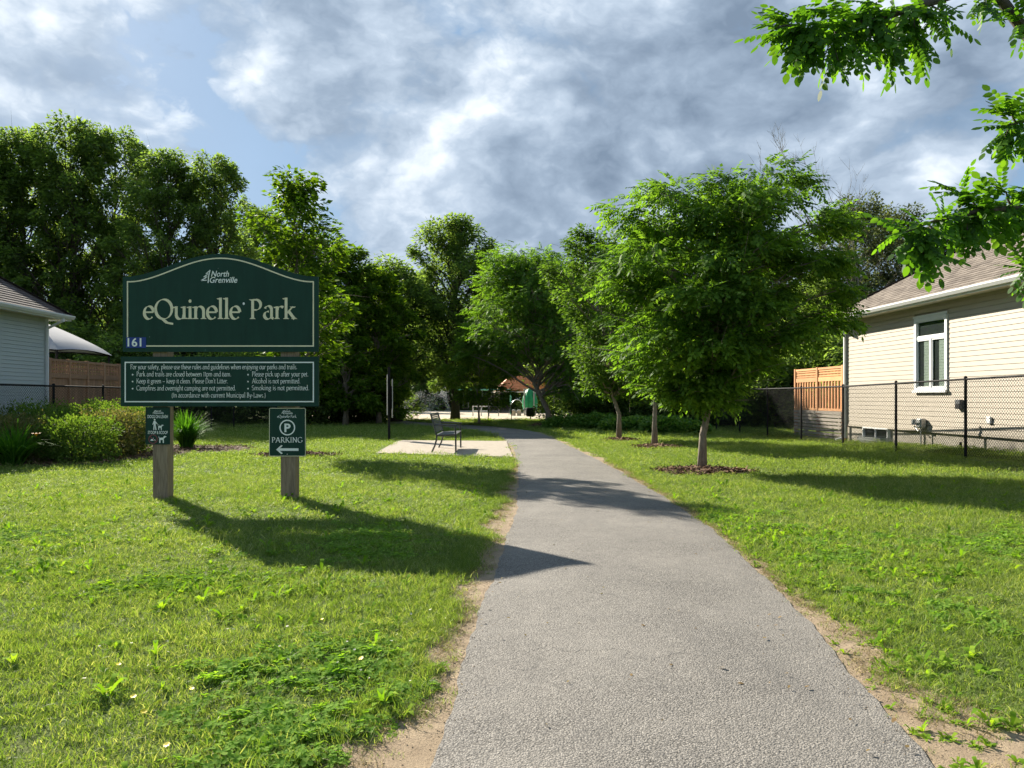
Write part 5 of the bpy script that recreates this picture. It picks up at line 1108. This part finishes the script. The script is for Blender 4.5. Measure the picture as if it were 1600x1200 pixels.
# ------------------------------------------------------------------ bench and notice post by the pad
def bench(name, label, X, Y, rz, L, seat_m, frame_m, z=.03):
    """local x: along the bench; local y: -front, +back"""
    root = empty(name, (X, Y, z), rz, label, 'bench')
    for s in (-L/2+.04, L/2-.04):
        f = MB(); f.tube([(s, -.27, 0), (s, -.265, .44), (s, -.25, .64)], .021, 8); f.obj('leg', M[frame_m], root)
        f = MB(); f.tube([(s, .31, 0), (s, .24, .15), (s, .19, .32), (s, .20, .46)], .021, 8); f.obj('leg', M[frame_m], root)
        f = MB(); f.tube([(s, .19, .40), (s, .25, .62), (s, .33, .90)], .02, 8); f.obj('back_post', M[frame_m], root)
        f = MB(); f.tube([(s, -.27, .42), (s, .2, .40)], .018, 8); f.obj('seat_rail', M[frame_m], root)
        f = MB(); f.tube([(s, -.30, .645), (s, -.1, .66), (s, .26, .66)], .018, 8); f.obj('armrest', M[frame_m], root)
    n = 11
    for i in range(n):
        y = -.27+.46*i/(n-1); MB().box(-L/2, L/2, y-.0165, y+.0165, .432-.02*i/(n-1), .446-.02*i/(n-1)).obj('seat_slat', M[seat_m], root)
    for i in range(10):
        u = (i+.5)/10; c = (.215+.125*u, .47+.43*u); m = MB(); m.bar((-L/2, c[0]-.012, c[1]), (L/2, c[0]-.012, c[1]), .034, .014, (0, -.96, .28)); m.obj('back_slat', M[seat_m], root)
    MB().bar((-L/2, .335, .915), (L/2, .335, .915), .03, .03).obj('top_rail', M[frame_m], root)
    return root
bench('park_bench', 'dark slatted metal park bench seen end-on on the concrete pad', -1.62, 19.35, R(90), 1.85, 'bench_slat', 'bench_metal')
def notice():
    x, y = ground_px(608, 689); root = empty('notice_post', (x, y, 0), R(100), 'slim black post with two notice panels seen edge-on at the pad corner', 'sign')
    MB().box(-.04, .04, -.04, .04, -.1, 2.3).obj('post', M['black'], root)
    MB().box(-.30, .30, .045, .065, .80, 2.06).obj('panel', M['galv'], root, bevel=.006); MB().box(-.28, .28, -.11, -.085, .72, 1.92).obj('panel', M['galv'], root, bevel=.006)
    MB().box(-.03, .03, -.086, -.04, 1.0, 1.7).obj('bracket', M['black'], root)
notice()

# ------------------------------------------------------------------ the playground beyond the bend
bench('park_bench', 'low black bench seen from behind at the edge of the playground sand', -.72, 45.6, R(180), 1.45, 'black', 'black', .0)
def litter_bin():
    Y = 45.5; root = empty('litter_bin', (at(829, Y), Y, 0), 0, 'black litter bin on a short post by the playground', 'bin')
    MB().tube([(0, 0, -.05), (0, 0, .3)], .03, 8).obj('post', M['black'], root); MB().lathe([(.001, .22), (.24, .22), (.31, .72), (.29, .74), (.27, .70), (.001, .66)], 18).obj('bucket', M['black'], root, smooth=True)
litter_bin()
def shelter():
    Y = 68.0; root = empty('picnic_shelter', (at(818, Y), Y, 0), R(8), 'small shelter with an orange tiled roof behind the playground', 'shelter')
    ze, zt, w, d = top(611, Y), top(588, Y), 2.7, 1.9
    for a in (-1, 1):
        for b in (-1, 1): MB().box(a*(w-.3)-.07, a*(w-.3)+.07, b*(d-.3)-.07, b*(d-.3)+.07, -.05, ze).obj('post', M['grey_wood'], root)
    MB().box(-w+.02, w-.02, -d+.02, d-.02, ze-.14, ze-.01).obj('beam', M['soffit'], root); rf = MB()
    rf.v = [(-w, -d, ze), (w, -d, ze), (w, d, ze), (-w, d, ze), (-w*.45, 0, zt), (w*.45, 0, zt)]; rf.f = [(0, 1, 5, 4), (1, 2, 5), (2, 3, 4, 5), (3, 0, 4), (0, 3, 2, 1)]; ro = rf.obj('roof', M['orange_tile'], root)
    rows, cols = 4, 13
    for i in range(rows):
        for j in range(cols):
            u0, u1 = i/rows, (i+.93)/rows; v0, v1 = (j+.08)/cols, (j+.9)/cols
            def pt(v, u): xa = -w+(.55*w)*u; xb = w-(.55*w)*u; return (xa+(xb-xa)*v, -d+d*u, ze+(zt-ze)*u)
            m = MB(); P0 = [pt(v0, u0), pt(v1, u0), pt(v1, u1), pt(v0, u1)]; nn = Vector((0, -(zt-ze), d)).normalized()
            P1 = [Vector(p)+nn*.05 for p in P0]; m.v = [tuple(p) for p in P0]+[tuple(p) for p in P1]; m.f = [(4, 5, 6, 7), (0, 1, 5, 4), (1, 2, 6, 5), (2, 3, 7, 6), (3, 0, 4, 7)]; m.obj('tile', M['orange_tile'], ro)
shelter()
def play_frame():
    Y = 60.0; x0, x1 = at(709, Y), at(798, Y); root = empty('swing_set', ((x0+x1)/2, Y, 0), 0, 'long green metal play frame with a top bar and swings on the sand', 'swing set'); h = top(616, Y)+.35; hx = (x1-x0)/2
    for s in (-1, 1):
        for dy in (-.5, .5): MB().tube([(s*hx, dy*1.2, -.05), (s*hx, 0, h)], .06, 8).obj('leg', M['green_post'], root)
    MB().tube([(-hx-.05, 0, h), (hx+.05, 0, h)], .055, 8).obj('top_bar', M['green_post'], root)
    for s in (-1.3, -.2, .9):
        for q_ in (-.2, .2): MB().tube([(s+q_, 0, h), (s+q_, .05, .5)], .012, 5).obj('chain', M['galv'], root)
        MB().box(s-.24, s+.24, -.07, .17, .46, .5).obj('seat', M['black'], root)
play_frame()
def climber():
    Y = 57.0; root = empty('play_tower', (at(828, Y), Y, 0), 0, 'bright green moulded climbing tower with ridged walls in the playground', 'play structure'); r_ = random.Random(4)
    prof = [(.46, .42), (.50, .7), (.52, 1.1), (.46, 1.4), (.36, 1.7), (.22, 1.95), (.08, 2.02)]
    for i in range(9):
        a0 = 2*math.pi*i/9; m = MB()
        for k, (rr, z) in enumerate(prof):
            for j, da in enumerate((-.33, -.12, .12, .33)): q_ = rr*(1+(.10 if j in (1, 2) else 0)+.05*r_.uniform(-1, 1)); m.v.append((q_*math.cos(a0+da), q_*math.sin(a0+da), z))
        for k in range(len(prof)-1):
            for j in range(3): m.f.append((k*4+j, k*4+j+1, k*4+j+5, k*4+j+4))
        m.obj('wall_panel', M['green_play'], root, smooth=True)
    for i in range(4): a = i*1.57+.6; MB().tube([(.5*math.cos(a), .5*math.sin(a), -.05), (.5*math.cos(a), .5*math.sin(a), 2.0)], .05, 8).obj('post', M['galv'], root)
    MB().lathe([(.001, .40), (.58, .40), (.58, .46), (.001, .46)], 16).obj('platform', M['black'], root)
climber()
Y = 58.0
hp = empty('climbing_hoop', (at(808, Y), Y, 0), 0, 'thin silver climbing hoop left of the green tower', 'play structure'); MB().tube([(.62*math.cos(t), 0, -.05+1.25*math.sin(t)) for t in np.linspace(0, math.pi, 17)], .03, 8).obj('arch', M['galv'], hp)
for q_ in np.linspace(.5, 2.6, 5): MB().tube([(.62*math.cos(q_), 0, 1.25*math.sin(q_)-.05), (.62*math.cos(q_), .5, 1.25*math.sin(q_)-.1)], .02, 6).obj('rung', M['galv'], hp)
for k, px in enumerate((802.5, 811)):
    Y = 56.0; b = empty('play_block', (at(px, Y), Y, 0), 0, ('pale low play post nearer the black bench' if k == 0 else 'pale low play post nearer the green tower'), 'play structure', 'pale play posts'); MB().box(-.15, .15, -.15, .15, -.02, .42).obj('block', M['sand'], b, bevel=.03); MB().lathe([(.11, .42), (.11, .45), (.001, .46)], 10).obj('cap', M['white'], b)
Y = 55.0
rl = empty('rail_fence', (at(764, Y), Y, 0), 0, 'low white rail barrier beside the swings behind the black bench', 'fence')
for px in (739, 752, 764, 779): MB().box(at(px, Y)-at(764, Y)-.04, at(px, Y)-at(764, Y)+.04, -.04, .04, -.03, 1.15 if px == 764 else .75).obj('post', M['white'], rl)
for z in (.35, .68): MB().box(at(738, Y)-at(764, Y), at(780, Y)-at(764, Y), -.06, -.042, z, z+.07).obj('rail', M['white'], rl)
# splash pad spray
def spray():
    r = np.random.default_rng(3); P = []
    Y = 62.0
    for px, vx, vz, n in ((632, .25, 5.0, 700), (640, 1.4, 5.6, 900), (704, -1.6, 5.9, 1100), (700, -.7, 6.3, 900), (668, .0, 3.0, 300), (631, .0, 2.6, 500)):
        t = r.uniform(0, 1, n)**.9*(2*vz/9.8); d = .06+.22*t/(2*vz/9.8)
        P.append(np.stack([at(px, Y)+vx*t+r.normal(0, 1, n)*d*1.3, Y+r.normal(0, 1, n)*d*2, np.maximum(.03, vz*t-4.9*t*t+r.normal(0, 1, n)*d)], 1))
    P = np.concatenate(P); n = len(P); m, t, b = new_mat('water_spray'); b.inputs['Base Color'].default_value = (.9, .93, .95, 1); b.inputs['Roughness'].default_value = .2
    tr = t.node('ShaderNodeBsdfTransparent'); mx = t.node('ShaderNodeMixShader', i_0=.10); t.l.new(tr.outputs[0], mx.inputs[1]); t.l.new(b.outputs[0], mx.inputs[2]); t.l.new(mx.outputs[0], t.n['Material Output'].inputs[0])
    O = np.array([(1, 0, 0), (-1, 0, 0), (0, 1, 0), (0, -1, 0), (0, 0, 1.6), (0, 0, -1.6)], float)*.018; T = np.array([(0, 2, 4), (2, 1, 4), (1, 3, 4), (3, 0, 4), (2, 0, 5), (1, 2, 5), (3, 1, 5), (0, 3, 5)])
    V = (P[:, None, :]+O[None]*r.uniform(.5, 1.3, (n, 1, 1))).reshape(-1, 3); Fk = (T[None]+(np.arange(n)*6)[:, None, None]).reshape(-1, 3)
    link('water_spray', np_mesh('water_spray', V, Fk, m))['kind'] = 'stuff'
    nz = empty('spray_nozzle', (at(631, Y), Y, 0), 0, 'small white splash pad nozzle at the left of the spray', 'fountain'); MB().lathe([(.16, 0), (.14, .1), (.08, .25), (.12, .45), (.2, .62), (.17, .64), (.001, .5)], 12).obj('bowl', M['white'], nz, smooth=True); MB().lathe([(.22, -.02), (.22, .03), (.001, .03)], 12).obj('base', M['galv'], nz)
spray()
